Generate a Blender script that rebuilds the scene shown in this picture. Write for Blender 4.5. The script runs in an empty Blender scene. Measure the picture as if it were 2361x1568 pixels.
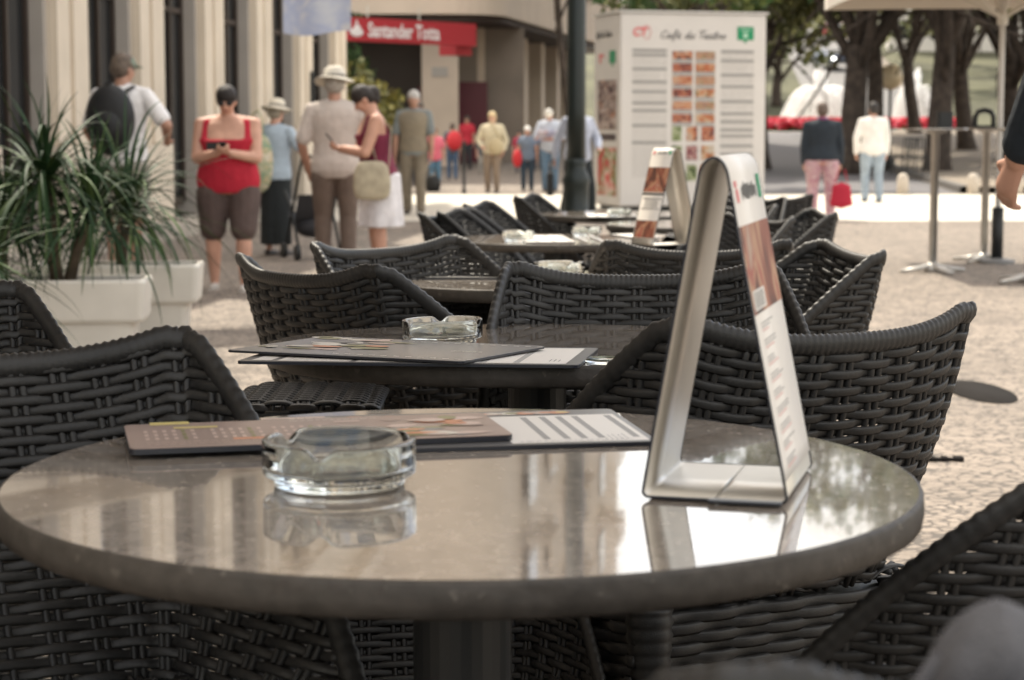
import bpy, math, random
from mathutils import Vector, Matrix, Euler
R=math.radians; PI=math.pi; rnd=random.Random(7)
sc=bpy.context.scene; COL=sc.collection
# ---------------------------------------------------------------- camera, world, sun, exposure
CAMH=1.10; F=4700.0; CX,CY=1180.5,784.0; PITCH=math.atan(484/4700)
cd=bpy.data.cameras.new('camera'); cam=bpy.data.objects.new('camera',cd); COL.objects.link(cam)
cam.location=(0,0,CAMH); cam.rotation_euler=(PI/2-PITCH,0,0)
cd.sensor_width=36; cd.lens=F/2361*36; cd.clip_start=.05; cd.clip_end=6000
cd.dof.use_dof=True; cd.dof.focus_distance=3.25; cd.dof.aperture_fstop=8.0
sc.camera=cam
SUN_EL,SUN_AZ=R(58),R(-22)          # azimuth from +Y, negative = to the left
w=bpy.data.worlds.new('World'); sc.world=w; w.use_nodes=True
nt=w.node_tree; sky=nt.nodes.new('ShaderNodeTexSky'); sky.sky_type='NISHITA'; sky.sun_disc=False
sky.sun_elevation=SUN_EL; sky.sun_rotation=SUN_AZ; sky.dust_density=3.0; sky.air_density=1.0; sky.ozone_density=.6
nt.nodes['Background'].inputs['Strength'].default_value=.15
tcw=nt.nodes.new('ShaderNodeTexCoord'); mpw=nt.nodes.new('ShaderNodeMapping'); mpw.inputs['Scale'].default_value=(1,1,2.6)
nzw=nt.nodes.new('ShaderNodeTexNoise'); nzw.inputs['Scale'].default_value=2.1; nzw.inputs['Detail'].default_value=7; nzw.inputs['Roughness'].default_value=.6
rpw=nt.nodes.new('ShaderNodeValToRGB'); rpw.color_ramp.elements[0].position=.40; rpw.color_ramp.elements[0].color=(.12,.12,.12,1); rpw.color_ramp.elements[1].position=.58; rpw.color_ramp.elements[1].color=(.92,.92,.92,1)
mxw=nt.nodes.new('ShaderNodeMix'); mxw.data_type='RGBA'; mxw.inputs[7].default_value=(6.7,6.08,4.95,1)   # bright thin cloud
for a_,b_ in((tcw.outputs['Generated'],mpw.inputs[0]),(mpw.outputs[0],nzw.inputs['Vector']),(nzw.outputs['Fac'],rpw.inputs[0]),(rpw.outputs[0],mxw.inputs[0]),(sky.outputs[0],mxw.inputs[6]),(mxw.outputs[2],nt.nodes['Background'].inputs[0])): nt.links.new(a_,b_)
sd=Vector((math.sin(SUN_AZ)*math.cos(SUN_EL),math.cos(SUN_AZ)*math.cos(SUN_EL),math.sin(SUN_EL)))
sl=bpy.data.lights.new('sun','SUN'); sl.energy=2.4; sl.angle=R(.53); sl.color=(1,.92,.77)
so=bpy.data.objects.new('sun',sl); COL.objects.link(so); so.rotation_euler=sd.to_track_quat('Z','Y').to_euler()
sc.view_settings.view_transform='Standard'; sc.view_settings.look='None'; sc.view_settings.gamma=1
sc.view_settings.exposure=1.35
# ---------------------------------------------------------------- projection helpers (photo 2361x1568 grid -> world)
cP,sP=math.cos(PITCH),math.sin(PITCH)
def ray(px,py):
    u=(px-CX)/F; v=(CY-py)/F
    return Vector((u, cP+v*sP, -sP+v*cP))
def G(px,py,z=0.0):
    d=ray(px,py); t=(z-CAMH)/d.z
    return Vector((d.x*t,d.y*t,z))
def AT(px,py,D):
    d=ray(px,py); t=D/d.y
    return Vector((d.x*t,D,CAMH+d.z*t))
def ss(t): t=max(0,min(1,t)); return t*t*(3-2*t)
def gz(x,y):
    z=-.13*ss((y-2.5)/7.5)
    z+=1.15*ss((y-58)/34)
    if y>112: z+=.118*min(y-112,125)*ss((y-112)/14)
    if y>237: z+=.03*(y-237)*(1 if y<600 else 0)+(0 if y<600 else 10.9)
    return z
def onground(px,py):
    z=-.05
    for i in range(60):
        p=G(px,py,z); z=.5*z+.5*gz(p.x,p.y)
    return p
# ---------------------------------------------------------------- object helpers
def tag(o,label=None,cat=None,group=None,kind=None):
    if label: o['label']=label
    if cat: o['category']=cat
    if group: o['group']=group
    if kind: o['kind']=kind
    return o
def empty(name,loc=(0,0,0),rz=0,label=None,cat=None,group=None,rx=0):
    o=bpy.data.objects.new(name,None); COL.objects.link(o); o.location=loc; o.rotation_euler=(rx,0,rz)
    o.empty_display_size=.1
    return tag(o,label,cat,group)
def copy_tree(o,parent=None):
    c=o.copy(); COL.objects.link(c)
    if parent: c.parent=parent
    for ch in list(o.children): copy_tree(ch,c)
    return c
class MB:
    def __init__(s): s.v=[];s.f=[];s.m=[];s.k=0
    def add(s,vs,fs,m=None):
        b=len(s.v); s.v+= [tuple(v) for v in vs]; s.f+=[tuple(i+b for i in f) for f in fs]; s.m+=[s.k if m is None else m]*len(fs); return s
    def box(s,c,d,rot=None,m=None,taper=1.0):
        vs=[]
        for z in (-.5,.5):
            k=taper if z>0 else 1
            for x,y in((-.5,-.5),(.5,-.5),(.5,.5),(-.5,.5)):
                p=Vector((x*d[0]*k,y*d[1]*k,z*d[2]))
                if rot is not None: p=rot@p
                vs.append(p+Vector(c))
        return s.add(vs,[(0,3,2,1),(4,5,6,7),(0,1,5,4),(1,2,6,5),(2,3,7,6),(3,0,4,7)],m)
    def tube(s,pts,rad,seg=8,flat=None,ax=None,m=None,caps=True):
        pts=[Vector(p) for p in pts]; n=len(pts)
        if not hasattr(rad,'__len__'): rad=[rad]*n
        vs=[]; prev=Vector(ax) if ax is not None else None
        for i,p in enumerate(pts):
            t=(pts[min(i+1,n-1)]-pts[max(i-1,0)])
            if t.length<1e-9: t=Vector((0,0,1))
            t.normalize()
            if prev is None:
                prev=Vector((1,0,0)) if abs(t.x)<.8 else Vector((0,1,0))
            a=(prev-t*prev.dot(t)); 
            if a.length<1e-6: a=t.orthogonal()
            a.normalize(); b=t.cross(a)
            if ax is None: prev=a
            ra=rad[i]; rb=ra*(flat if flat else 1)
            for j in range(seg):
                q=2*PI*j/seg
                vs.append(p+a*math.cos(q)*ra+b*math.sin(q)*rb)
        fs=[]
        for i in range(n-1):
            for j in range(seg):
                k=(j+1)%seg; fs.append((i*seg+j,i*seg+k,(i+1)*seg+k,(i+1)*seg+j))
        if caps: fs.append(tuple(range(seg))[::-1]); fs.append(tuple((n-1)*seg+j for j in range(seg)))
        return s.add(vs,fs,m)
    def strand(s,pts,nrm,side,hw,ht,m=None):
        # flattened strand: per point normal and side vectors
        vs=[];n=len(pts); K=6
        for p,a,b in zip(pts,nrm,side):
            for j in range(K):
                q=2*PI*j/K; vs.append(p+b*math.cos(q)*hw+a*math.sin(q)*ht)
        fs=[]
        for i in range(n-1):
            for j in range(K):
                k=(j+1)%K; fs.append((i*K+j,i*K+k,(i+1)*K+k,(i+1)*K+j))
        fs.append(tuple(range(K))[::-1]); fs.append(tuple((n-1)*K+j for j in range(K)))
        return s.add(vs,fs,m)
    def lathe(s,prof,seg=48,c=(0,0,0),m=None,fn=None,sx=1,sy=1,caps=True):
        vs=[];n=len(prof)
        for i,(r,z) in enumerate(prof):
            for j in range(seg):
                q=2*PI*j/seg; rr,zz=(fn(r,z,q,i) if fn else (r,z))
                vs.append((c[0]+rr*math.cos(q)*sx,c[1]+rr*math.sin(q)*sy,c[2]+zz))
        fs=[]
        for i in range(n-1):
            for j in range(seg):
                k=(j+1)%seg; fs.append((i*seg+j,i*seg+k,(i+1)*seg+k,(i+1)*seg+j))
        if caps and prof[0][0]>1e-6: fs.append(tuple(range(seg))[::-1])
        if caps and prof[-1][0]>1e-6: fs.append(tuple((n-1)*seg+j for j in range(seg)))
        return s.add(vs,fs,m)
    def ell(s,c,r,rot=None,seg=12,rings=8,m=None):
        vs=[];
        for i in range(rings+1):
            a=PI*i/rings
            for j in range(seg):
                q=2*PI*j/seg; p=Vector((math.sin(a)*math.cos(q)*r[0],math.sin(a)*math.sin(q)*r[1],math.cos(a)*r[2]))
                if rot is not None: p=rot@p
                vs.append(p+Vector(c))
        fs=[]
        for i in range(rings):
            for j in range(seg):
                k=(j+1)%seg; fs.append((i*seg+j,(i+1)*seg+j,(i+1)*seg+k,i*seg+k))
        return s.add(vs,fs,m)
    def cap(s,p0,r0,p1,r1,flat=1,ax=None,seg=12):
        p0=Vector(p0);p1=Vector(p1); t=(p1-p0); L=t.length or 1e-6; t/=L
        pts=[];rs=[]
        for a in (-88,-60,-35,-12): pts.append(p0+t*r0*math.sin(R(a))); rs.append(r0*math.cos(R(a)))
        for k in(.25,.5,.75): pts.append(p0+t*L*k); rs.append(r0+(r1-r0)*k)
        for a in (12,35,60,88): pts.append(p1+t*r1*math.sin(R(a))); rs.append(r1*math.cos(R(a)))
        a=Vector(ax) if ax is not None else None
        return s.tube(pts,rs,seg,flat,a)
    def grid(s,fn,nu,nv,m=None,flip=False):
        vs=[fn(i/nu,j/nv) for j in range(nv+1) for i in range(nu+1)]
        fs=[]
        for j in range(nv):
            for i in range(nu):
                a=j*(nu+1)+i; q=(a,a+1,a+nu+2,a+nu+1); fs.append(q[::-1] if flip else q)
        return s.add(vs,fs,m)
    def poly(s,pts,m=None): return s.add(pts,[tuple(range(len(pts)))],m)
    def slab(s,pts,h,m=None):
        n=len(pts); vs=[Vector(p) for p in pts]+[Vector(p)+Vector((0,0,h)) for p in pts]
        fs=[tuple(range(n))[::-1],tuple(range(n,2*n))]+[(i,(i+1)%n,n+(i+1)%n,n+i) for i in range(n)]
        return s.add(vs,fs,m)
    def build(s,name,mats,parent=None,smooth=False,remesh=0,bevel=0,loc=None):
        me=bpy.data.meshes.new(name); me.from_pydata([tuple(v) for v in s.v],[],s.f)
        if not isinstance(mats,(list,tuple)): mats=[mats]
        for m in mats: me.materials.append(m)
        if len(mats)>1: me.polygons.foreach_set('material_index',s.m)
        if smooth: me.polygons.foreach_set('use_smooth',[True]*len(me.polygons))
        me.update()
        o=bpy.data.objects.new(name,me); COL.objects.link(o)
        if parent: o.parent=parent
        if loc is not None: o.location=loc
        if remesh:
            r=o.modifiers.new('r','REMESH'); r.mode='VOXEL'; r.voxel_size=remesh; r.use_smooth_shade=True
            k=o.modifiers.new('s','SMOOTH'); k.factor=.5; k.iterations=3
        if bevel:
            b=o.modifiers.new('b','BEVEL'); b.width=bevel; b.segments=2; b.limit_method='ANGLE'
        return o
def circle_pts(cx,cy,z,r,n=32): return [(cx+r*math.cos(2*PI*i/n),cy+r*math.sin(2*PI*i/n),z) for i in range(n)]
def rrect(wx,wy,r,n=5):
    out=[]
    for cx,cy,a0 in((wx/2-r,wy/2-r,0),(-wx/2+r,wy/2-r,90),(-wx/2+r,-wy/2+r,180),(wx/2-r,-wy/2+r,270)):
        for k in range(n+1):
            a=R(a0+90*k/n); out.append((cx+r*math.cos(a),cy+r*math.sin(a)))
    return out
# ---------------------------------------------------------------- materials
MATS={}
def mat(name,col,rough=.6,metal=0,noise=0,nscale=20,bump=0,bscale=60,spec=.5,trans=0,ior=1.45,col2=None,detail=4,coat=0,emit=0,sheen=0,stretch=None):
    if name in MATS: return MATS[name]
    m=bpy.data.materials.new(name); m.use_nodes=True; t=m.node_tree; b=t.nodes['Principled BSDF']
    c=(*col,1); b.inputs['Base Color'].default_value=c; b.inputs['Roughness'].default_value=rough
    b.inputs['Metallic'].default_value=metal; b.inputs['Specular IOR Level'].default_value=spec
    b.inputs['Transmission Weight'].default_value=trans; b.inputs['IOR'].default_value=ior
    b.inputs['Coat Weight'].default_value=coat
    if emit: b.inputs['Emission Color'].default_value=c; b.inputs['Emission Strength'].default_value=emit
    if noise or col2 or bump:
        tc=t.nodes.new('ShaderNodeTexCoord'); src=tc.outputs['Object']
        if stretch:
            mp=t.nodes.new('ShaderNodeMapping'); mp.inputs['Scale'].default_value=stretch; t.links.new(src,mp.inputs[0]); src=mp.outputs[0]
    if noise or col2:
        n=t.nodes.new('ShaderNodeTexNoise'); n.inputs['Scale'].default_value=nscale; n.inputs['Detail'].default_value=detail
        t.links.new(src,n.inputs['Vector'])
        r=t.nodes.new('ShaderNodeValToRGB'); r.color_ramp.elements[0].position=.33; r.color_ramp.elements[1].position=.67
        a=col2 if col2 else tuple(x*(1-noise) for x in col); bb=col if col2 else tuple(min(1,x*(1+noise)) for x in col)
        r.color_ramp.elements[0].color=(*a,1); r.color_ramp.elements[1].color=(*bb,1)
        t.links.new(n.outputs['Fac'],r.inputs[0]); t.links.new(r.outputs[0],b.inputs['Base Color'])
    if bump:
        n=t.nodes.new('ShaderNodeTexNoise'); n.inputs['Scale'].default_value=bscale; n.inputs['Detail'].default_value=5
        t.links.new(src,n.inputs['Vector']); bp=t.nodes.new('ShaderNodeBump'); bp.inputs['Strength'].default_value=bump; bp.inputs['Distance'].default_value=.01
        t.links.new(n.outputs['Fac'],bp.inputs['Height']); t.links.new(bp.outputs[0],b.inputs['Normal'])
    MATS[name]=m; return m
def ramp(t,src,stops):
    r=t.nodes.new('ShaderNodeValToRGB'); e=r.color_ramp.elements
    while len(e)<len(stops): e.new(.5)
    for i,(p,c) in enumerate(stops): e[i].position=p; e[i].color=(*c,1) if len(c)==3 else c
    t.links.new(src,r.inputs[0]); return r.outputs[0]
def mix(t,fac,a,b,mode='MIX'):
    m=t.nodes.new('ShaderNodeMix'); m.data_type='RGBA'; m.blend_type=mode
    for k,v in ((0,fac),(6,a),(7,b)):
        if hasattr(v,'type') or hasattr(v,'links'): t.links.new(v,m.inputs[k])
        else: m.inputs[k].default_value=v if k==0 else (*v,1)
    return m.outputs[2]
def cobble():
    m=bpy.data.materials.new('limestone_cobbles'); m.use_nodes=True; t=m.node_tree; b=t.nodes['Principled BSDF']
    tc=t.nodes.new('ShaderNodeTexCoord')
    nz=t.nodes.new('ShaderNodeTexNoise'); nz.inputs['Scale'].default_value=7; nz.inputs['Detail'].default_value=2; t.links.new(tc.outputs['Object'],nz.inputs['Vector'])
    vm=t.nodes.new('ShaderNodeVectorMath'); vm.operation='SCALE'; vm.inputs['Scale'].default_value=.07; t.links.new(nz.outputs['Color'],vm.inputs[0])
    va=t.nodes.new('ShaderNodeVectorMath'); va.operation='ADD'; t.links.new(tc.outputs['Object'],va.inputs[0]); t.links.new(vm.outputs[0],va.inputs[1])
    v1=t.nodes.new('ShaderNodeTexVoronoi'); v1.feature='DISTANCE_TO_EDGE'; v1.inputs['Scale'].default_value=19; v1.inputs['Randomness'].default_value=.95
    v2=t.nodes.new('ShaderNodeTexVoronoi'); v2.feature='F1'; v2.inputs['Scale'].default_value=19; v2.inputs['Randomness'].default_value=.95
    for v in(v1,v2): t.links.new(va.outputs[0],v.inputs['Vector'])
    n2=t.nodes.new('ShaderNodeTexNoise'); n2.inputs['Scale'].default_value=60; n2.inputs['Detail'].default_value=6; t.links.new(tc.outputs['Object'],n2.inputs['Vector'])
    n3=t.nodes.new('ShaderNodeTexNoise'); n3.inputs['Scale'].default_value=.7; n3.inputs['Detail'].default_value=5; t.links.new(tc.outputs['Object'],n3.inputs['Vector'])
    n4=t.nodes.new('ShaderNodeTexNoise'); n4.inputs['Scale'].default_value=9; n4.inputs['Detail'].default_value=3; t.links.new(tc.outputs['Object'],n4.inputs['Vector'])
    sx=t.nodes.new('ShaderNodeSeparateColor'); t.links.new(v2.outputs['Color'],sx.inputs[0])
    c1=ramp(t,sx.outputs[0],[(0,(.165,.130,.103)),(.5,(.225,.180,.143)),(1,(.29,.235,.19))])
    c2=mix(t,.35,c1,ramp(t,n2.outputs['Fac'],[(.3,(.12,.096,.077)),(.7,(.36,.30,.243))]))
    c3=mix(t,.45,c2,ramp(t,n3.outputs['Fac'],[(.35,(.17,.14,.112)),(.65,(.31,.257,.21))]))
    wd=t.nodes.new('ShaderNodeMath'); wd.operation='MULTIPLY_ADD'; wd.inputs[1].default_value=.55; wd.inputs[2].default_value=-.21; t.links.new(n4.outputs['Fac'],wd.inputs[0])
    sb=t.nodes.new('ShaderNodeMath'); sb.operation='SUBTRACT'; t.links.new(v1.outputs['Distance'],sb.inputs[0]); t.links.new(wd.outputs[0],sb.inputs[1])
    j=ramp(t,sb.outputs[0],[(0.0,(0,0,0)),(.045,(1,1,1))])
    c4=mix(t,j,(.075,.060,.048),c3)
    t.links.new(c4,b.inputs['Base Color']); b.inputs['Roughness'].default_value=.75
    h=mix(t,.2,ramp(t,sb.outputs[0],[(0,(0,0,0)),(.12,(1,1,1))]),n2.outputs['Fac'])
    bp=t.nodes.new('ShaderNodeBump'); bp.inputs['Distance'].default_value=.006; bp.inputs['Strength'].default_value=.8
    t.links.new(h,bp.inputs['Height']); t.links.new(bp.outputs[0],b.inputs['Normal']); return m
def stone(name,gloss,k=1.0):
    m=bpy.data.materials.new(name); m.use_nodes=True; t=m.node_tree; b=t.nodes['Principled BSDF']
    tc=t.nodes.new('ShaderNodeTexCoord')
    def N(s,d,dist=0):
        n=t.nodes.new('ShaderNodeTexNoise'); n.inputs['Scale'].default_value=s; n.inputs['Detail'].default_value=d; n.inputs['Distortion'].default_value=dist
        t.links.new(tc.outputs['Object'],n.inputs['Vector']); return n.outputs['Fac']
    a=ramp(t,N(5,8,.4),[(.3,(.115*k,.098*k,.082*k)),(.55,(.165*k,.142*k,.12*k)),(.75,(.23*k,.20*k,.17*k))])
    vo=t.nodes.new('ShaderNodeTexVoronoi'); vo.feature='DISTANCE_TO_EDGE'; vo.inputs['Scale'].default_value=7
    nz=t.nodes.new('ShaderNodeTexNoise'); nz.inputs['Scale'].default_value=9; nz.inputs['Detail'].default_value=6; t.links.new(tc.outputs['Object'],nz.inputs['Vector'])
    ad=t.nodes.new('ShaderNodeMix'); ad.data_type='VECTOR'; ad.inputs[0].default_value=.22
    t.links.new(tc.outputs['Object'],ad.inputs[4]); t.links.new(nz.outputs['Color'],ad.inputs[5]); t.links.new(ad.outputs[1],vo.inputs['Vector'])
    vein=ramp(t,vo.outputs['Distance'],[(0,(0,0,0)),(.018,(1,1,1))])
    c=mix(t,vein,(.05,.04,.034),a)
    c=mix(t,ramp(t,N(3,3),[(.5,(1,1,1)),(.62,(0,0,0))]),c,a)
    sp=ramp(t,N(120 if gloss<.2 else 70,2),[(.66,(0,0,0)),(.71,(1,1,1))])
    c=mix(t,sp,c,(.36*k,.32*k,.27*k))
    c=mix(t,.4,c,ramp(t,N(55,6),[(.35,(.08*k,.07*k,.06*k)),(.65,(.22*k,.19*k,.165*k))]))
    t.links.new(c,b.inputs['Base Color'])
    rr=ramp(t,N(14,6),[(.35,(gloss,)*3),(.7,(gloss+.07,)*3)]); t.links.new(rr,b.inputs['Roughness'])
    b.inputs['Specular IOR Level'].default_value=.5; b.inputs['IOR'].default_value=1.55 if gloss<.2 else 1.4; b.inputs['Coat Weight'].default_value=.6 if gloss<.2 else 0; b.inputs['Coat IOR'].default_value=1.5; b.inputs['Coat Roughness'].default_value=.02
    bp=t.nodes.new('ShaderNodeBump'); bp.inputs['Distance'].default_value=.002; bp.inputs['Strength'].default_value=.04 if gloss<.2 else .5
    t.links.new(N(70 if gloss>.2 else 30,5),bp.inputs['Height']); t.links.new(bp.outputs[0],b.inputs['Normal']); return m
def photo_mat(name,cols,scale=14,dist=1.5,stretch=None):
    """a printed food photograph: colourful procedural print"""
    if name in MATS: return MATS[name]
    m=bpy.data.materials.new(name); m.use_nodes=True; t=m.node_tree; b=t.nodes['Principled BSDF']
    tc=t.nodes.new('ShaderNodeTexCoord'); mp=t.nodes.new('ShaderNodeMapping'); mp.inputs['Scale'].default_value=stretch or (1,1,1)
    mp.inputs['Location'].default_value=(rnd.random()*9,rnd.random()*9,0)
    t.links.new(tc.outputs['Object'],mp.inputs[0])
    n=t.nodes.new('ShaderNodeTexNoise'); n.inputs['Scale'].default_value=scale; n.inputs['Detail'].default_value=3; n.inputs['Distortion'].default_value=dist
    t.links.new(mp.outputs[0],n.inputs['Vector'])
    k=len(cols); o=ramp(t,n.outputs['Fac'],[(.34+.32*i/(k-1),c) for i,c in enumerate(cols)])
    t.links.new(o,b.inputs['Base Color']); b.inputs['Roughness'].default_value=.6; MATS[name]=m; return m
M_cob=cobble(); M_stone=stone('polished_table_stone',.035,1.9); M_stone_edge=stone('rough_shaded_stone',.55,.36)  # edge stone is rougher, and its shade is painted in as darker colour
M_wick=mat('grey_resin_wicker',(.024,.0232,.0226),.45,noise=.3,nscale=14,bump=.12,bscale=400,spec=.4)
M_black=mat('black_powder_coat',(.013,.014,.015),.5)
M_glass=mat('clear_glass',(.93,.97,.95),.0,trans=1,ior=1.5)
M_steel=mat('brushed_steel',(.5,.49,.47),.28,metal=1,noise=.1,nscale=8)
M_mirror=mat('satin_metal_strip',(.66,.63,.58),.42,metal=1,noise=.06,nscale=5,bump=.05,bscale=20)
M_white=mat('white_plastic',(.68,.65,.59),.35,noise=.04,nscale=6)
M_paper=mat('printed_paper',(.74,.70,.65),.4)
M_kiosk=mat('white_board',(.56,.53,.505),.45,noise=.03,nscale=2)
M_ink=mat('black_ink',(.03,.03,.03),.5)
M_greyink=mat('grey_ink',(.30,.29,.28),.5)
M_red=mat('red_ink',(.55,.03,.04),.5); M_green=mat('green_ink',(.0,.22,.09),.5)
M_edge=mat('dark_blue_edge',(.012,.014,.022),.35)
M_skin=mat('skin',(.52,.29,.21),.5,noise=.12,nscale=8)
M_skin2=mat('tanned_skin',(.40,.22,.155),.5,noise=.12,nscale=8)
def text_mesh(s,size,mat_,parent,loc,rot=(0,0,0),shear=0,ext=.002,align='CENTER',name='lettering',bold=0,sx=1):
    cu=bpy.data.curves.new(name,'FONT'); cu.body=s; cu.size=size; cu.shear=shear; cu.extrude=ext; cu.align_x=align; cu.align_y='CENTER'; cu.offset=bold
    o=bpy.data.objects.new('t',cu); COL.objects.link(o); dg=bpy.context.evaluated_depsgraph_get(); dg.update()
    me=bpy.data.meshes.new_from_object(o.evaluated_get(dg)); COL.objects.unlink(o); bpy.data.objects.remove(o)
    me.name=name; me.materials.clear(); me.materials.append(mat_)
    n=bpy.data.objects.new(name,me); COL.objects.link(n); n.parent=parent; n.location=loc; n.rotation_euler=rot; n.scale=(sx,1,1)
    return n
# ================================================================= GROUND AND STREETS
def ground():
    ys=[-6,-3,-1,0]+[.5*i for i in range(1,30)]+[15+i*2.5 for i in range(40)]+[116+6*i for i in range(22)]+[260,320,420,600,1200,2500]
    xs=[-2000,-600,-250,-120,-60,-30,-15,-8,-4,0,4,8,15,30,60,120,250,600,2000]
    b=MB(); vs=[(x,y,gz(x,y)) for y in ys for x in xs]; n=len(xs)
    b.add(vs,[(j*n+i,j*n+i+1,(j+1)*n+i+1,(j+1)*n+i) for j in range(len(ys)-1) for i in range(n-1)])
    o=b.build('ground',M_cob,smooth=True); tag(o,kind='structure')
ground()
def sheet(name,pts_l,pts_r,m,dz=.004,sub=8):
    """strip between two polylines of equal length following the ground"""
    b=MB(); vs=[];fs=[];k=0
    L=[];Rr=[]
    for i in range(len(pts_l)-1):
        for s in range(sub):
            t=s/sub; L.append([pts_l[i][q]*(1-t)+pts_l[i+1][q]*t for q in(0,1)]); Rr.append([pts_r[i][q]*(1-t)+pts_r[i+1][q]*t for q in(0,1)])
    L.append(pts_l[-1]);Rr.append(pts_r[-1])
    W=4
    for a,c in zip(L,Rr):
        for s in range(W+1):
            t=s/W; x=a[0]*(1-t)+c[0]*t; y=a[1]*(1-t)+c[1]*t; vs.append((x,y,gz(x,y)+dz))
    for i in range(len(L)-1):
        for s in range(W): q=i*(W+1)+s; fs.append((q,q+1,q+W+2,q+W+1))
    b.add(vs,fs); return tag(b.build(name,m,smooth=True),kind='structure')
M_pale=mat('pale_stone',(.54,.50,.43),.7,noise=.08,nscale=4)
M_asph=mat('asphalt',(.125,.12,.125),.8,noise=.12,nscale=40,bump=.3,bscale=200)
M_asph2=mat('old_asphalt',(.16,.155,.155),.8,noise=.12,nscale=10)
M_kerb=mat('dark_kerb_stone',(.12,.11,.10),.8,noise=.2,nscale=10)
M_earth=mat('shaded_earth',(.17,.135,.105),.9,noise=.35,nscale=3,col2=(.26,.22,.17))
M_hill=mat('hillside_grass',(.075,.075,.04),.9,noise=.4,nscale=.15)
sheet('pale_strip',[(-3.0,27.6),(60,28.2)],[(-3.0,39.0),(60,39.6)],M_pale)  # ground band coloured paler than the cobbles
sheet('road',[(4.4,39.7),(4.9,56),(6.5,75),(9,92)],[(8.7,39.7),(10.7,56),(13,75),(17,92)],M_asph)
sheet('far_road',[(17.0,112),(20.5,150),(26,200),(31,236)],[(24.5,112),(26.5,150),(31,200),(35.5,236)],M_asph2,.03)
sheet('roundabout_paving',[(2,92.3),(2,111)],[(60,92.3),(60,111)],M_pale)
sheet('hill',[(-200,113),(-200,240),(-200,600)],[(16.8,113),(30,240),(60,600)],M_hill,.02)
sheet('hillside',[(24.8,113),(36,240),(70,600)],[(300,113),(300,240),(300,600)],M_hill,.02)
# island right of the road, with kerb
isl=[(8.95,39.9),(10.95,56),(13.3,75),(17,90)]
b=MB()
for i in range(3):
    (x0,y0),(x1,y1)=isl[i],isl[i+1]
    for k in range(10):
        t=k/10;u=(k+1)/10; xa,ya=x0+(x1-x0)*t,y0+(y1-y0)*t; xb,yb=x0+(x1-x0)*u,y0+(y1-y0)*u
        za,zb=gz(xa,ya),gz(xb,yb)
        b.add([(xa-.2,ya,za-.02),(xb-.2,yb,zb-.02),(xb-.2,yb,zb+.14),(xa-.2,ya,za+.14),(xa,ya,za+.14),(xb,yb,zb+.14)],[(0,3,2,1),(3,4,5,2)])
tag(b.build('kerb',M_kerb),kind='structure')
sheet('island_path',isl,[(60,39.9),(60,56),(60,75),(60,90)],M_earth,.13)
# sidewalk step along the left building
def fac(s,off=0):      # s = depth along the facade, off = metres out into the street
    L=math.hypot(.107,1); return Vector((-7.07+.107*s+off/L, s-off*.107/L))
b=MB()
for s0 in range(-4,38,2):
    a=fac(s0,-.1);c=fac(s0+2,-.1);d=fac(s0+2,.75);e=fac(s0,.75)
    z0=gz(*e)-.02; z1=gz(*d)-.02
    b.add([(a.x,a.y,z0+.14),(e.x,e.y,z0+.14),(d.x,d.y,z1+.14),(c.x,c.y,z1+.14),(e.x,e.y,z0),(d.x,d.y,z1)],[(0,1,2,3),(1,4,5,2)])
tag(b.build('pavement',mat('pavement_stone',(.36,.32,.27),.8,noise=.15,nscale=6)),kind='structure')

# ================================================================= LEFT BUILDING (pilastered facade)
M_fac=mat('beige_render',(.62,.54,.44),.8,noise=.06,nscale=1.5)
M_fac2=mat('shaded_return',(.36,.33,.30),.8,noise=.06,nscale=2)  # shade of the pilaster sides painted into their colour
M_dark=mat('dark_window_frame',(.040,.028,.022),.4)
M_wing=mat('window_glass_dark',(.018,.02,.022),.06,spec=.7)
bl=empty('pilastered_building',(0,0,0),0,'beige building with tall dark windows between pilasters, left side of the street','building')
ang=-math.atan(.107)
RZ=Matrix.Rotation(ang,3,'Z')
def fb(mb,s0,s1,o0,o1,z0,z1,m=None):   # box on the facade: s range (depth), o range (outwards)
    pts=[]
    for z in(z0,z1):
        for (s,o) in((s0,o0),(s1,o0),(s1,o1),(s0,o1)):
            p=fac(s,o); pts.append((p.x,p.y,z))
    mb.add(pts,[(0,1,2,3),(7,6,5,4),(4,5,1,0),(5,6,2,1),(6,7,3,2),(7,4,0,3)],m)
TOP=9.6
wall=MB(); pil=MB(); 
starts=[21.4+3.0*k for k in range(-8,6)]
for s in starts:
    e=min(s+1.07,38)
    fb(pil,s,e,-.35,0,0,TOP-1.2,0)                    # body
    fb(pil,s+.02,s+.42,0,.05,.95,TOP-1.2,0)           # two raised fillets with a groove
    fb(pil,s+.56,e-.02,0,.05,.95,TOP-1.2,0)
    fb(pil,s-.06,min(e+.06,38.06),0.0,.12,0,.93,0)     # base block
    fb(pil,s-.1,min(e+.1,38.1),-.30,.14,TOP-1.5,TOP-1.2,0)
    fb(pil,s-.10,s-.003,-.35,-.06,0,TOP-1.2,1)        # shade-coloured return
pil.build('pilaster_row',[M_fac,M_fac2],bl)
fb(wall,-5,38,-9,-.40,0,TOP); fb(wall,-5,38.1,-.399,.25,TOP-1.19,TOP-.3); fb(wall,-5,38.3,-.399,.5,TOP-.29,TOP)
for s in starts: fb(wall,s+1.073,s+2.89,-.38,-.15,4.15,4.75); fb(wall,s+1.073,s+2.89,-.38,-.15,8.1,8.7)
wall.build('wall',M_fac,bl)
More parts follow.
